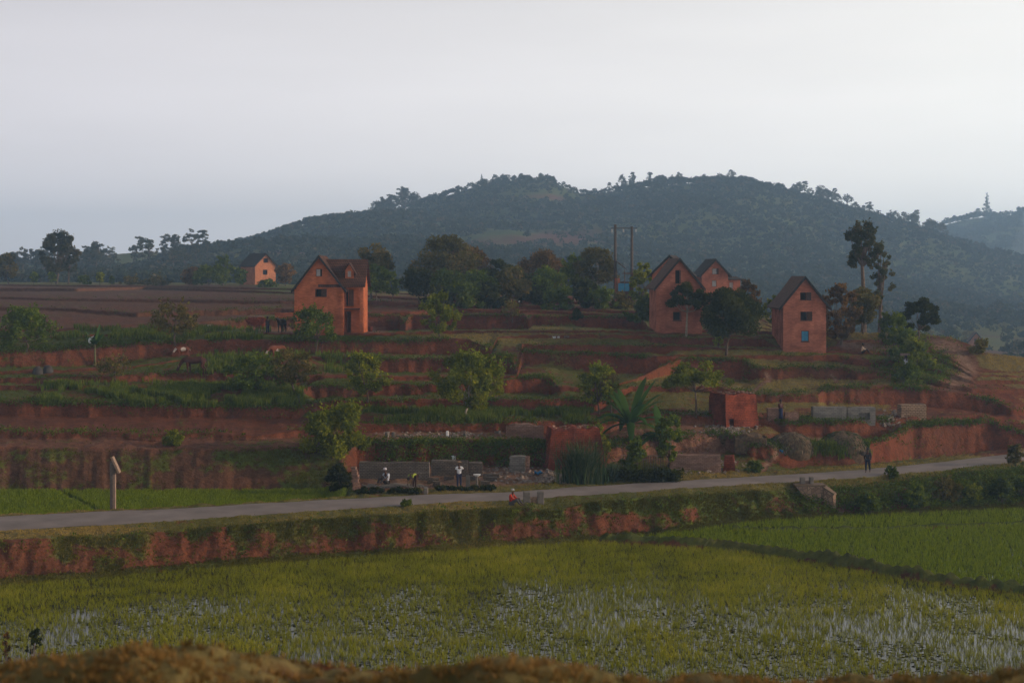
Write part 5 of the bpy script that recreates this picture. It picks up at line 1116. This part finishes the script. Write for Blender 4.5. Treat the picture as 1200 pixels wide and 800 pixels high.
# rows of bricks drying flat on the yard floor
gR = 'rows of bricks laid out to dry'
b = MB()
for j in range(11): b.box(-.055, .055, j*.13, j*.13+.10, 0, .07)
rowme = b.mesh('brick_row'); rowme.materials.append(M_block)
for i in range(22):
    p = gp(431+i*3.3, 571.3-i*.05); o = bpy.data.objects.new('brick_row', rowme); COL.objects.link(o); o.location = (p.x, p.y, p.z+.01); o.rotation_euler.z = R(26)
    ordn = ['first', 'second', 'third', 'fourth', 'fifth', 'sixth', 'seventh', 'eighth', 'ninth', 'tenth', 'eleventh', 'twelfth', 'thirteenth', 'fourteenth', 'fifteenth', 'sixteenth', 'seventeenth', 'eighteenth', 'nineteenth', 'twentieth', 'twenty first', 'twenty second'][i]
    tag(o, f'{ordn} slanting row from the left of pale bricks drying on the yard floor', 'row of bricks', gR)
gS = 'low dark brick stacks on the yard floor'
for i, (a, b_2, yt, yb, lb) in enumerate([(501, 514, 560, 565, 'low dark stack right of the drying rows, behind'), (507, 516, 564, 569.5, 'low dark stack right of the drying rows, nearest the road'), (520, 532, 558.5, 562, 'thin dark stack left of the man in the white shirt'), (566, 585, 556.5, 560.5, 'dark flat stack under the right end of the drying wall'), (563, 574, 565, 569, 'dark flat stack nearest the road right of the washstand'), (567, 582, 561, 565, 'middle dark stack right of the washstand'), (551, 557, 559.5, 562.5, 'tiny dark stack behind the grey post')]):
    block('brick_stack', lb, 'brick stack', a, b_2, yt, yb, .45, M_grey, group=gS)
# left pillar of stacked sacks and bricks
p = gp(417.5, 574); s = S(p.y); q = thing('brick_pillar', 'leaning pile of pale bricks at the left end of the brick yard', 'brick pile', p); rgx = random.Random(5)
for i in range(9):
    r_ = .26-.012*i; MB().box(-r_, r_, -.2, .2, 0, .155, Matrix.Translation((rgx.uniform(-.04, .04)-.015*i, 0, i*.165)) @ Matrix.Rotation(rgx.uniform(-.25, .25), 4, 'Z')).build('course', M_pinkb, q, bevel=.015)
# washstand, grey post, blue sheet, white scraps
p = gp(559, 571); s = S(p.y); q = thing('washstand', 'white basin on a single leg in the brick yard', 'washstand', p); MB().tube([(0, 0, -.05), (0, 0, .72)], .06, 8).box(-.16, .16, -.16, .16, -.02, .05).build('leg', M_conc, q); MB().tube([(0, 0, .72), (0, 0, .77), (0, 0, .84)], [.12, .2, .26], 14).build('basin', M_white, q)
q = block('post', 'thick grey concrete post right of the man in the white shirt', 'post', 546, 550.5, 557, 571, .22, M_conc)
def cloth(name, label, cat, px, py, w, l, m, seed, dz=.05):
    p = gp(px, py); rg = random.Random(seed); n = 7; vs = [(w*(i/n-.5), l*(j/n-.5), dz+rg.uniform(0, .12)+.1*math.sin(i*1.3+seed)*math.cos(j)) for j in range(n+1) for i in range(n+1)]
    fs = [(j*(n+1)+i, j*(n+1)+i+1, (j+1)*(n+1)+i+1, (j+1)*(n+1)+i) for j in range(n) for i in range(n)]; me = bpy.data.meshes.new(name); me.from_pydata(vs, [], fs); o = add(name, me, m, smooth=True, loc=p); md = o.modifiers.new('s', 'SOLIDIFY'); md.thickness = .02; return tag(o, label, cat)
cloth('tarpaulin', 'crumpled blue plastic sheet lying among the brick waste', 'sheet', 631, 557, .55, .5, M_bluec, 1, .12)
cloth('cloth', 'white cloth spread on the red terrace, leftmost of three', 'cloth', 649.5, 396, .32, .3, M_white, 2)
cloth('cloth', 'small white cloth between the two larger ones on the red terrace', 'cloth', 654.5, 396, .22, .25, M_white, 3)
cloth('cloth', 'grey cloth on the red terrace, rightmost of three', 'cloth', 664, 395.5, .5, .3, M_conc, 4)
cloth('cloth', 'small white rag on the terrace left of the person by the red house', 'cloth', 245, 383, .22, .3, M_white, 5)
cloth('cloth', 'blue rag lying on the slope below the stalk mound', 'cloth', 916, 529, .3, .3, M_bluec, 6)
def bits(name, label, cat, px, yb, w, h, m, seed):
    p = gp(px, yb); s = S(p.y); o = MB().box(-w/2/s, w/2/s, -.12, .12, -.05, h/s).build(name, m, bevel=.03, jit=.02, seed=seed, loc=p); o.rotation_euler.z = seed; return tag(o, label, cat, 'pale blocks on the terrace above the brick yard')
for i, (px, yb, w, h, lb) in enumerate([(524, 511, 3.2, 6, 'upright white block, leftmost on the terrace above the yard'), (533, 510.5, 6, 4, 'wide pale block right of the upright one'), (546, 510, 5, 3, 'small pale block in the middle of the terrace above the yard'), (454, 511, 6, 6, 'grey stone at the left of the terrace above the yard'), (461, 511, 4, 6, 'pointed pale stone beside the grey one'), (531, 539.5, 6, 4.5, 'white brick lying on top of the bank behind the drying walls'), (584, 507.5, 7, 2.5, 'flat pale slab left of the curved stack')]):
    bits('pale_block', lb, 'block', px, yb, w, h, M_white if 'white' in lb else M_conc, i*.37)
# stick fence left of the pale wall
p = gp(728, 549); s = S(p.y); q = thing('stick_fence', 'thin stick fence with a pale rail behind the roadside shrubs', 'fence', p); rgx = random.Random(9)
for i in range(20):
    x = (i*2.9)/s; MB().tube([(x, 0, -.3), (x+rgx.uniform(-.04, .04), 0, .85+rgx.uniform(-.1, .05))], .022, 5).build('stick', M_wood, q)
MB().tube([(-.1, -.03, .86), (58/s, -.03, .82)], .035, 6).build('rail', M_plank, q)
# culvert under the road
p = gp(946, 569); s = S(p.y); p.z = 1.95; p.y = float(np.interp(946, PX, d_near))-1.0; p.x = (946-600)/F*p.y; s = S(p.y)
cu = thing('culvert', 'stone culvert with slanting side wall under the road edge', 'culvert', p)
def pxm(x, y, base=None): return ((x-946)/s, CZ-(y-320)*p.y/F-p.z)
pr = [pxm(931.5, 569), pxm(951, 592), pxm(960.5, 592), pxm(963, 569)]
MB().prism(pr, -.35, .5).build('headwall', M_mason, cu)
MB().prism([pxm(930, 569), pxm(966, 569), pxm(966, 566.8), pxm(930, 566.8)][::1], -.43, .55).build('coping', M_stone, cu, bevel=.01)
x0, z0 = pxm(962.5, 570); x1, z1 = pxm(973, 577.5)
w_ = MB().raw([(x0, -.3, z0), (x1+.0, -.9, z1), (x1+.0, -.9, z1-1.3), (x0, -.3, -2.1), (x0+.3, 0, z0), (x1+.22, -.7, z1), (x1+.22, -.7, z1-1.3), (x0+.3, 0, -2.1)], [(0, 3, 2, 1), (4, 5, 6, 7), (0, 1, 5, 4), (1, 2, 6, 5), (2, 3, 7, 6), (3, 0, 4, 7)])
w_.build('wing_wall', M_mason, cu)
MB().raw([(x0-.05, -.36, z0+.0), (x1+.03, -.96, z1+.0), (x1+.27, -.7, z1), (x0+.34, .02, z0), (x0-.05, -.36, z0+.1), (x1+.03, -.96, z1+.1), (x1+.27, -.7, z1+.1), (x0+.34, .02, z0+.1)], [(3, 2, 1, 0), (4, 5, 6, 7), (0, 1, 5, 4), (1, 2, 6, 5), (2, 3, 7, 6), (3, 0, 4, 7)]).build('wing_coping', M_stone, cu)
for a, c, t_ in ((938, 943.5, 559), (949, 953.5, 559)): 
    (xa, za), (xb, zb) = pxm(a, t_), pxm(c, 566.6); MB().box(xa, xb, -.1, .3, zb, za).build('post', M_conc, cu, bevel=.02)
(xa, za), (xb, zb) = pxm(944, 563.5), pxm(948.6, 566.6); MB().box(xa, xb, .0, .2, zb, za).build('kerb_stone', M_stone, cu)
def parapet(label, xs, yt, yb, low, near=True):
    px = (xs[0][0]+xs[-1][1])/2; d = float(np.interp(px, PX, d_near if near else d_far))+(-1.5 if near else .6); x = (px-600)/F*d; p = Vector((x, d, ground(x, d))); s = S(d); q = thing('parapet', label, 'parapet', p)
    f = lambda y: CZ-(y-320)*d/F-p.z
    for a, c in xs: MB().box((a-px)/s, (c-px)/s, -.2, .25, -.5, f(yt)).build('post', M_conc, q, bevel=.03, jit=.01)
    MB().box((xs[0][1]-px)/s+.01, (xs[-1][0]-px)/s-.01, -.12, .18, -.5, f(low)).build('low_wall', M_mason, q)
    return q
parapet('roadside parapet of two grey posts beside the seated person in red', [(613, 621.5), (629.5, 637.5)], 575.5, 590, 582)
parapet('small parapet posts at the far road edge by the brick yard', [(480.5, 485), (496.5, 501.5)], 571, 577, 575.5, near=False)
parapet('small pale parapet at the far road edge under the brick wall', [(765, 768.5), (777.5, 782)], 554, 561, 558.5, near=False)
# wooden post with slanted board
d = float(np.interp(133, PX, d_far))+.7; x = (132.5-600)/F*d; p = Vector((x, d, ground(x, d))); s = S(d); q = thing('marker_post', 'tall weathered post with a slanted board on top, left roadside', 'post', p); f = lambda y: CZ-(y-320)*d/F-p.z
MB().box(-.16, .01, -.12, .12, -.4, f(540)).build('post', M_wood, q, bevel=.012); MB().box(.014, .15, -.10, .10, -.4, f(554)).build('sunlit_side_plank', M_plank, q, bevel=.01)  # right-hand plank is paler: sunlit tone of that side put into its colour
MB().box(-.16, .12, -.10, .10, f(556), f(545)).build('upper_block', M_wood, q, bevel=.01)
ln = (f(535)-f(553.5)); MB().raw([(-.12, -.2, f(535.5)), (.0, -.2, f(534.5)), (.42, -.2, f(553)), (.34, -.2, f(554.5)), (-.12, .2, f(535.5)), (.0, .2, f(534.5)), (.42, .2, f(553)), (.34, .2, f(554.5))], [(3, 2, 1, 0), (4, 5, 6, 7), (0, 1, 5, 4), (1, 2, 6, 5), (2, 3, 7, 6), (3, 0, 4, 7)]).build('slanted_board', M_plank, q)
# white bag hanging on the young banana plant, rocks
p = hit(111, 427); s = S(p.y); zb = CZ-(399-320)*p.y/F
o = MB().ball((0, 0, 0), (.17, .12, .27), 12, 9).tube([(0, 0, .22), (.34, .06, .42)], [.06, .03], 6).build('bag', M_white, smooth=True, loc=(p.x-.42, p.y-.1, zb)); tag(o, 'white bag hanging from the young banana plant on the left', 'bag')
for i, (px, yb, w, h, lb) in enumerate([(44, 438, 14, 8, 'dark rounded rock on the left terrace, the left of two'), (56, 437, 12, 7, 'dark rounded rock on the left terrace, the right of two')]):
    p = gp(px, yb); s = S(p.y); me = MB().ball((0, 0, .1), (w/2/s, .35, h/s), 16, 10).mesh('rock')
    for v in me.vertices: v.co += v.co.normalized()*float(fbm(v.co.x*4+i, v.co.z*4+v.co.y, 9, 3))*.12
    tag(add('rock', me, M_conc if False else mat('dark_rock', (.05, .045, .042)), smooth=True, loc=p), lb, 'rock')
rgx = random.Random(3)
for px, yb, lb in [(421, 388.5, 'small dark pot by the porch of the red house'), (434, 388, 'red bucket on the yard right of the red house'), (428, 388.3, 'tiny dark pot between the porch and the red bucket')]:
    p = gp(px, yb); s = S(p.y); h_ = (6 if 'bucket' in lb else 4)/s; o = MB().tube([(0, 0, 0), (0, 0, h_*.5), (0, 0, h_)], [h_*.3, h_*.42, h_*.4], 12).build('pot', M_kiln if 'red' in lb[:4] else M_in, smooth=False, loc=p); tag(o, lb, 'bucket' if 'bucket' in lb else 'pot')

# ------------------------------------------------------------------ people and cattle
def skin(name, joints, edges, m, parent, sub=2, root=0, extra=None, mats=None, matfn=None):
    """one continuous surface grown over a skeleton of joints [(x,y,z,radius)]"""
    me = bpy.data.meshes.new(name); me.from_pydata([j[:3] for j in joints], edges, []); o = bpy.data.objects.new(name, me); COL.objects.link(o)
    md = o.modifiers.new('s', 'SKIN'); md.use_smooth_shade = True; sv = me.skin_vertices[0].data
    for i, j in enumerate(joints): sv[i].radius = (j[3], j[4] if len(j) > 4 else j[3]); sv[i].use_root = (i == root)
    o.modifiers.new('u', 'SUBSURF').levels = sub; dg = bpy.context.evaluated_depsgraph_get(); nm = bpy.data.meshes.new_from_object(o.evaluated_get(dg)); o.modifiers.clear(); o.data = nm; bpy.data.meshes.remove(me); nm.name = name
    if extra is not None:
        bm = bmesh.new(); bm.from_mesh(nm); bm.from_mesh(extra.mesh('x')); bm.to_mesh(nm); bm.free()
    nm.materials.clear()
    for mm in (mats or [m]): nm.materials.append(mm)
    for pl_ in nm.polygons:
        pl_.use_smooth = True; pl_.material_index = matfn(pl_.center) if matfn else 0
    o.parent = parent; return o
M_skin = mat('brown_skin', (.075, .036, .022), var=.15, scale=4, rough=.55); M_hair = mat('black_hair', (.012, .010, .009), var=.2)
CL = {}
def cmat(n, c):
    if n not in CL: CL[n] = mat('cloth_'+n, c, var=.18, scale=9)
    return CL[n]
STAND = dict(pel=(0, 0, .92), wai=(0, 0, 1.05), che=(0, 0, 1.27), nek=(0, 0, 1.44), chi=(0, -.02, 1.53), hed=(0, .0, 1.63), shl=(-.17, 0, 1.38), ell=(-.23, .02, 1.10), wrl=(-.22, -.08, .86), shr=(.17, 0, 1.38), elr=(.23, .02, 1.10), wrr=(.22, -.08, .86),
    hil=(-.09, 0, .88), knl=(-.10, -.02, .48), anl=(-.10, .02, .07), tol=(-.11, -.15, .03), hir=(.09, 0, .88), knr=(.10, -.02, .48), anr=(.10, .02, .07), tor=(.11, -.15, .03))
RAD = dict(pel=(.135, .10), wai=(.125, .09), che=(.15, .10), nek=(.052,), chi=(.07, .075), hed=(.088, .10), shl=(.058,), ell=(.04,), wrl=(.026,), shr=(.058,), elr=(.04,), wrr=(.026,), hil=(.085,), knl=(.055,), anl=(.037,), tol=(.033,), hir=(.085,), knr=(.055,), anr=(.037,), tor=(.033,))
EDG = [('pel', 'wai'), ('wai', 'che'), ('che', 'nek'), ('nek', 'chi'), ('chi', 'hed'), ('che', 'shl'), ('shl', 'ell'), ('ell', 'wrl'), ('che', 'shr'), ('shr', 'elr'), ('elr', 'wrr'), ('pel', 'hil'), ('hil', 'knl'), ('knl', 'anl'), ('anl', 'tol'), ('pel', 'hir'), ('hir', 'knr'), ('knr', 'anr'), ('anr', 'tor')]
def person(label, p, rz, pose, shirt=None, trous=None, skirt=None, hat=None, hair=True, scale=1.0, group=None, longsl=False, bare=False):
    J = dict(STAND); J.update(pose); root = thing('person', label, 'person', p, rz, group); root.scale = (scale,)*3
    names = list(J); jl = [(*J[n], *RAD[n]) for n in names]; ed = [(names.index(a), names.index(b)) for a, b in EDG]
    x = MB(); hd = Vector(J['hed']); ck = Vector(J['chi']); up = (hd-ck).normalized() if (hd-ck).length > .01 else Vector((0, 0, 1)); fw = Vector(J.get('_', (0, -1, 0))) if False else (Vector((0, -1, 0))-up*up.dot(Vector((0, -1, 0)))).normalized(); rt = up.cross(fw)
    x.ball(hd+fw*.10-up*.035, .016, 6, 5)
    for s_ in (-1, 1): x.ball(hd+rt*s_*.09-up*.02, (.012, .02, .03), 6, 5)
    for w, e in (('wrl', 'ell'), ('wrr', 'elr')):          # palm, four fingers, thumb
        W_, E_ = Vector(J[w]), Vector(J[e]); a = (W_-E_).normalized(); b = a.orthogonal().normalized(); c = a.cross(b)
        x.tube([W_-a*.01, W_+a*.045, W_+a*.085], [.024, .036, .03], 8)
        for k in range(4): x.tube([W_+a*.07+b*(k-1.5)*.017, W_+a*(.12+.008*(k in (1, 2)))+b*(k-1.5)*.02+c*.01, W_+a*(.15+.012*(k in (1, 2)))+b*(k-1.5)*.02+c*.03], [.0095, .0085, .006], 5)
        x.tube([W_+a*.02+b*.025, W_+a*.06+b*.055, W_+a*.09+b*.06+c*.015], [.012, .010, .007], 5)
    skin('body', jl, ed, M_skin, root, extra=x, root=names.index('pel'))
    ey = MB()
    for s_ in (-1, 1): ey.ball(hd+fw*.092+rt*s_*.033+up*.0, .011, 6, 5)
    ey.ball(hd+fw*.095-up*.075, (.025, .01, .008), 6, 5); ey.build('eyes_and_mouth', M_hair, root)
    def cloth_part(nm, ns, grow, m):
        ns = [n for n in ns]; e2 = [(ns.index(a), ns.index(b)) for a, b in EDG if a in ns and b in ns]; jj = []
        for n in ns:
            r_ = RAD[n]; g = grow; q = Vector(J[n])
            if n in ('ell', 'elr') and not longsl and nm == 'shirt': sh_ = Vector(J['shl' if n == 'ell' else 'shr']); q = sh_+(q-sh_)*.6
            if n in ('wrl', 'wrr'): e_ = Vector(J['ell' if n == 'wrl' else 'elr']); q = e_+(q-e_)*.85
            if n in ('anl', 'anr'): k_ = Vector(J['knl' if n == 'anl' else 'knr']); q = k_+(q-k_)*.85
            jj.append((*q, *[v+g for v in (r_ if len(r_) > 1 else r_*2)]))
        return skin(nm, jj, e2, m, root, root=0)
    if shirt: cloth_part('shirt', ['che', 'wai', 'pel', 'shl', 'ell', 'shr', 'elr']+(['wrl', 'wrr'] if longsl else []), .022, shirt)
    if trous: cloth_part('trousers', ['pel', 'hil', 'knl', 'anl', 'hir', 'knr', 'anr'], .024, trous)
    if skirt:
        a = Vector(J['wai']); k_ = (Vector(J['knl'])+Vector(J['knr']))/2; an = (Vector(J['anl'])+Vector(J['anr']))/2; MB().tube([a, Vector(J['pel']), k_, k_+(an-k_)*.55], [.13, .16, .15, .17], 14).build('skirt', skirt, root, True)
    if hair and not hat: MB().ball(hd+up*.03-fw*.018, (.102, .115, .10), 12, 8).build('hair', M_hair, root, True)
    if hat: MB().tube([hd+up*.055, hd+up*.06, hd+up*.075, hd+up*.08, hd+up*.16], [.02, .19 if 'brim' in hat[1] else .12, .185 if 'brim' in hat[1] else .118, .112, .085], 14).build('hat', hat[0], root, True)
    return root
WALK = dict(knl=(-.10, -.16, .50), anl=(-.10, -.12, .09), tol=(-.11, -.27, .04), knr=(.10, .08, .48), anr=(.10, .28, .12), tor=(.10, .18, .03), wrl=(-.24, .10, .88), wrr=(.23, -.14, .90))
def onroad(px, py): d = 14*F/(py-320); return Vector(((px-600)/F*d, d, 2.0+.02))
person('person in dark top and blue shorts walking along the road', onroad(1017, 554), R(-25), WALK, cmat('dark', (.03, .025, .03)), cmat('navy', (.010, .016, .035)), longsl=True)
pz = onroad(1017, 554)
o = MB().ball((-.34, -.02, 1.34), (.2, .13, .17), 12, 8).build('bundle', cmat('sack', (.05, .04, .035)), smooth=True, loc=pz); tag(o, 'dark bundle carried on the shoulder of the road walker', 'bundle')
SIT = dict(pel=(0, .05, .14), wai=(0, .06, .28), che=(0, .02, .50), nek=(0, -.02, .66), chi=(0, -.06, .74), hed=(0, -.05, .84), shl=(-.17, .02, .61), ell=(-.22, -.16, .40), wrl=(-.12, -.36, .42), shr=(.17, .02, .61), elr=(.22, -.16, .40), wrr=(.12, -.36, .42),
    hil=(-.09, .0, .12), knl=(-.14, -.38, .42), anl=(-.12, -.62, .08), tol=(-.12, -.78, .05), hir=(.09, .0, .12), knr=(.14, -.38, .42), anr=(.13, -.66, .07), tor=(.13, -.82, .05))
p = gp(600, 592); person('person in red shirt and grey cap seated on the grass by the road', p, R(62), SIT, cmat('red', (.42, .035, .015)), cmat('greytr', (.07, .065, .065)), hat=(cmat('capgrey', (.30, .29, .28)), 'cap'), longsl=True)
p = gp(538, 572); person('man in white shirt and brimmed hat standing in the brick yard', p, R(8), dict(elr=(.33, .0, 1.16), wrr=(.36, -.16, 1.30), ell=(-.25, .03, 1.12)), cmat('white', (.55, .55, .58)), cmat('darkblue', (.02, .022, .05)), hat=(cmat('strawhat', (.25, .16, .10)), 'brim'))
p = gp(452, 568, dy=.3); q = dict(SIT); q.update(wrl=(-.10, -.45, .30), wrr=(.14, -.48, .25), hed=(0, -.10, .83), chi=(0, -.10, .73)); person('worker in pale shirt and cap crouching behind the drying bricks', p, R(-40), q, cmat('paleblue', (.42, .45, .52)), cmat('darkt', (.03, .028, .03)), hat=(cmat('palecap', (.45, .42, .45)), 'cap'), scale=1.12)
BEND = dict(pel=(0, .12, .88), wai=(0, .0, .98), che=(0, -.24, .98), nek=(0, -.40, .90), chi=(0, -.45, .82), hed=(0, -.54, .77), shl=(-.17, -.33, .95), ell=(-.20, -.38, .66), wrl=(-.16, -.45, .42), shr=(.17, -.33, .95), elr=(.20, -.38, .66), wrr=(.16, -.45, .42), hil=(-.09, .10, .84), hir=(.09, .10, .84), knl=(-.11, .02, .46), knr=(.11, .02, .46))
p = gp(485.5, 572); person('worker in yellow green top bending over the drying bricks', p, R(-38), BEND, cmat('lime', (.22, .26, .04)), cmat('brownp', (.05, .025, .02)), hat=None)
p = gp(915, 494); person('person in blue wrap standing by the low brick stacks', p, R(30), dict(wrl=(-.12, -.18, 1.12), wrr=(.12, -.2, 1.1)), cmat('darkr', (.07, .02, .02)), None, skirt=cmat('bluewrap', (.012, .018, .06)))
p = gp(313.5, 391); person('person in dark clothes standing on the yard left of the red house', p, R(40), {}, cmat('dark', (.03, .025, .03)), cmat('darkblue', (.02, .022, .05)))
p = gp(608.5, 368.5); person('person in white hat and dark shirt on the upper pit edge', p, R(80), dict(pel=(0, .02, .9)), cmat('dark', (.03, .025, .03)), cmat('brick', (.16, .05, .03)), hat=(cmat('white', (.6, .6, .6)), 'cap'), scale=.9)
p = gp(1062, 438); person('person in white shirt carrying a load on the head through bushes', p, R(20), dict(ell=(-.27, -.05, 1.42), wrl=(-.16, -.05, 1.68)), cmat('white', (.55, .55, .58)), cmat('greytr', (.07, .065, .065)))
ph = Vector((p.x, p.y, p.z+1.74)); o = MB().box(-.55, .55, -.16, .16, 0, .12).box(-.5, .45, -.12, .12, .12, .2).build('load', M_plank, bevel=.02, jit=.02, loc=ph); tag(o, 'long pale bundle balanced on the head of the person in the bushes', 'bundle')
p = gp(1011, 414); person('person in pale top sitting on the bare yard by the right hand house', p, R(75), SIT, cmat('cream', (.5, .38, .3)), cmat('dark', (.03, .025, .03)), longsl=True)
p = gp(377, 416); person('small child in reddish clothes under the tree below the red house', p, R(-20), {}, cmat('brick', (.16, .05, .03)), cmat('brick', (.16, .05, .03)), scale=.72)
def cow(label, p, rz, scale, c1, c2=None, graze=True, patch=0, group='cattle on the left terraces', stand=True):
    root = thing('cow', label, 'cow', p, rz, group); root.scale = (scale,)*3
    hz_ = .28 if graze else 1.25
    J = [(.62, 0, 1.10, .22), (.25, 0, 1.02, .30), (-.2, 0, 1.0, .30), (-.55, 0, 1.12, .25), (-.58, 0, 1.34, .10),       # 0 hip 1 belly 2 ribs 3 withers 4 hump
         (-.88, 0, 1.05 if graze else 1.28, .16), (-1.12, 0, .68 if graze else 1.40, .11), (-1.22, 0, .46 if graze else 1.42, .10, .12), (-1.36, 0, .20 if graze else 1.28, .065),   # 5 neck 6 neck 7 head 8 muzzle
         (-.52, -.17, .78, .12), (-.50, -.18, .44, .06), (-.50, -.18, .12, .045), (-.53, -.18, .03, .05), (-.42, .17, .78, .12), (-.36, .18, .44, .06), (-.34, .18, .12, .045), (-.37, .18, .03, .05),
         (.62, -.17, .84, .15), (.52, -.18, .58, .085), (.72, -.18, .38, .055), (.68, -.18, .10, .045), (.65, -.18, .03, .05), (.66, .17, .84, .15), (.60, .18, .58, .085), (.82, .18, .38, .055), (.80, .18, .10, .045), (.77, .18, .03, .05),
         (.86, 0, 1.12, .04), (.93, 0, .8, .022), (.92, 0, .45, .03)]
    E = [(0, 1), (1, 2), (2, 3), (3, 4), (3, 5), (5, 6), (6, 7), (7, 8), (3, 9), (9, 10), (10, 11), (11, 12), (3, 13), (13, 14), (14, 15), (15, 16), (0, 17), (17, 18), (18, 19), (19, 20), (20, 21), (0, 22), (22, 23), (23, 24), (24, 25), (25, 26), (0, 27), (27, 28), (28, 29)]
    x = MB(); hd = Vector(J[7][:3])
    for s_ in (-1, 1): x.ball(hd+Vector((.06, s_*.16, .04)), (.03, .09, .04), 8, 5)
    fn = None
    if c2: fn = lambda c: 1 if (math.sin(c.x*5.5+patch)+math.sin(c.z*6+patch*2+c.y*2) > .75 and c.z > .5) else 0
    skin('body', J, E, c1, root, extra=x, mats=[c1, c2] if c2 else None, matfn=fn, root=1)
    h = MB()
    for s_ in (-1, 1): h.tube([hd+Vector((.03, s_*.07, .08)), hd+Vector((.02, s_*.17, .16)), hd+Vector((-.02, s_*.2, .30))], [.028, .02, .006], 6)
    h.build('horns', M_plank, root); return root
Cb = mat('cow_brown', (.060, .020, .012), var=.25, scale=3); Cw = mat('cow_white', (.42, .36, .32), var=.1); Cr = mat('cow_red', (.13, .04, .02), var=.2); Cd = mat('cow_black', (.018, .014, .014), var=.2)
cow('brown cow grazing on the left terrace, largest of the cattle', gp(228, 437), R(4), 1.12, Cb)
cow('red and white calf standing above the grazing brown cow', gp(214, 418.5), R(20), .74, Cr, Cw, True, 1.2)
cow('red and white cow grazing below the yard of the red house', gp(325, 421), R(38), .95, Cr, Cw, True, 2.2)
cow('black cow facing us on the yard beside the red house', gp(330, 389.5), R(78), 1.0, Cd, None, False)
# ------------------------------------------------------------------ haze
mb = MB().box(-1700, 2400, -30, 2680, -25, 128)
hm = bpy.data.materials.new('haze_air'); hm.use_nodes = True; n = hm.node_tree; n.nodes.clear()
o_ = n.nodes.new('ShaderNodeOutputMaterial'); pv = n.nodes.new('ShaderNodeVolumePrincipled')
pv.inputs['Color'].default_value = (.44, .69, 1.0, 1); pv.inputs['Density'].default_value = .00038; pv.inputs['Anisotropy'].default_value = .1
n.links.new(pv.outputs[0], o_.inputs['Volume'])
tag(mb.build('haze', hm), 'pale blue air that fades the far hills', 'haze', None, 'stuff')
p_ = Vector(((1196-600)/F*1250, 1250, 16+(320-290)*1250/F)); sb = MB()
for i in range(6): sb.ball((8+i*9, 0, i*11), (16+i*5, 16+i*4, 12+i*3), 16, 10)
me = sb.mesh('smoke'); so_ = add('smoke', me, None, loc=p_); md = so_.modifiers.new('r', 'REMESH'); md.mode = 'VOXEL'; md.voxel_size = 2.5
dg = bpy.context.evaluated_depsgraph_get(); so_.data = bpy.data.meshes.new_from_object(so_.evaluated_get(dg)); so_.modifiers.clear()
km = bpy.data.materials.new('smoke'); km.use_nodes = True; n = km.node_tree; n.nodes.clear(); o_ = n.nodes.new('ShaderNodeOutputMaterial'); pv = n.nodes.new('ShaderNodeVolumePrincipled')
pv.inputs['Color'].default_value = (.8, .88, 1.0, 1); pv.inputs['Density'].default_value = .004; n.links.new(pv.outputs[0], o_.inputs['Volume']); so_.data.materials.clear(); so_.data.materials.append(km)
tag(so_, 'thin bluish smoke rising from the valley at the right edge', 'smoke', None, 'stuff')
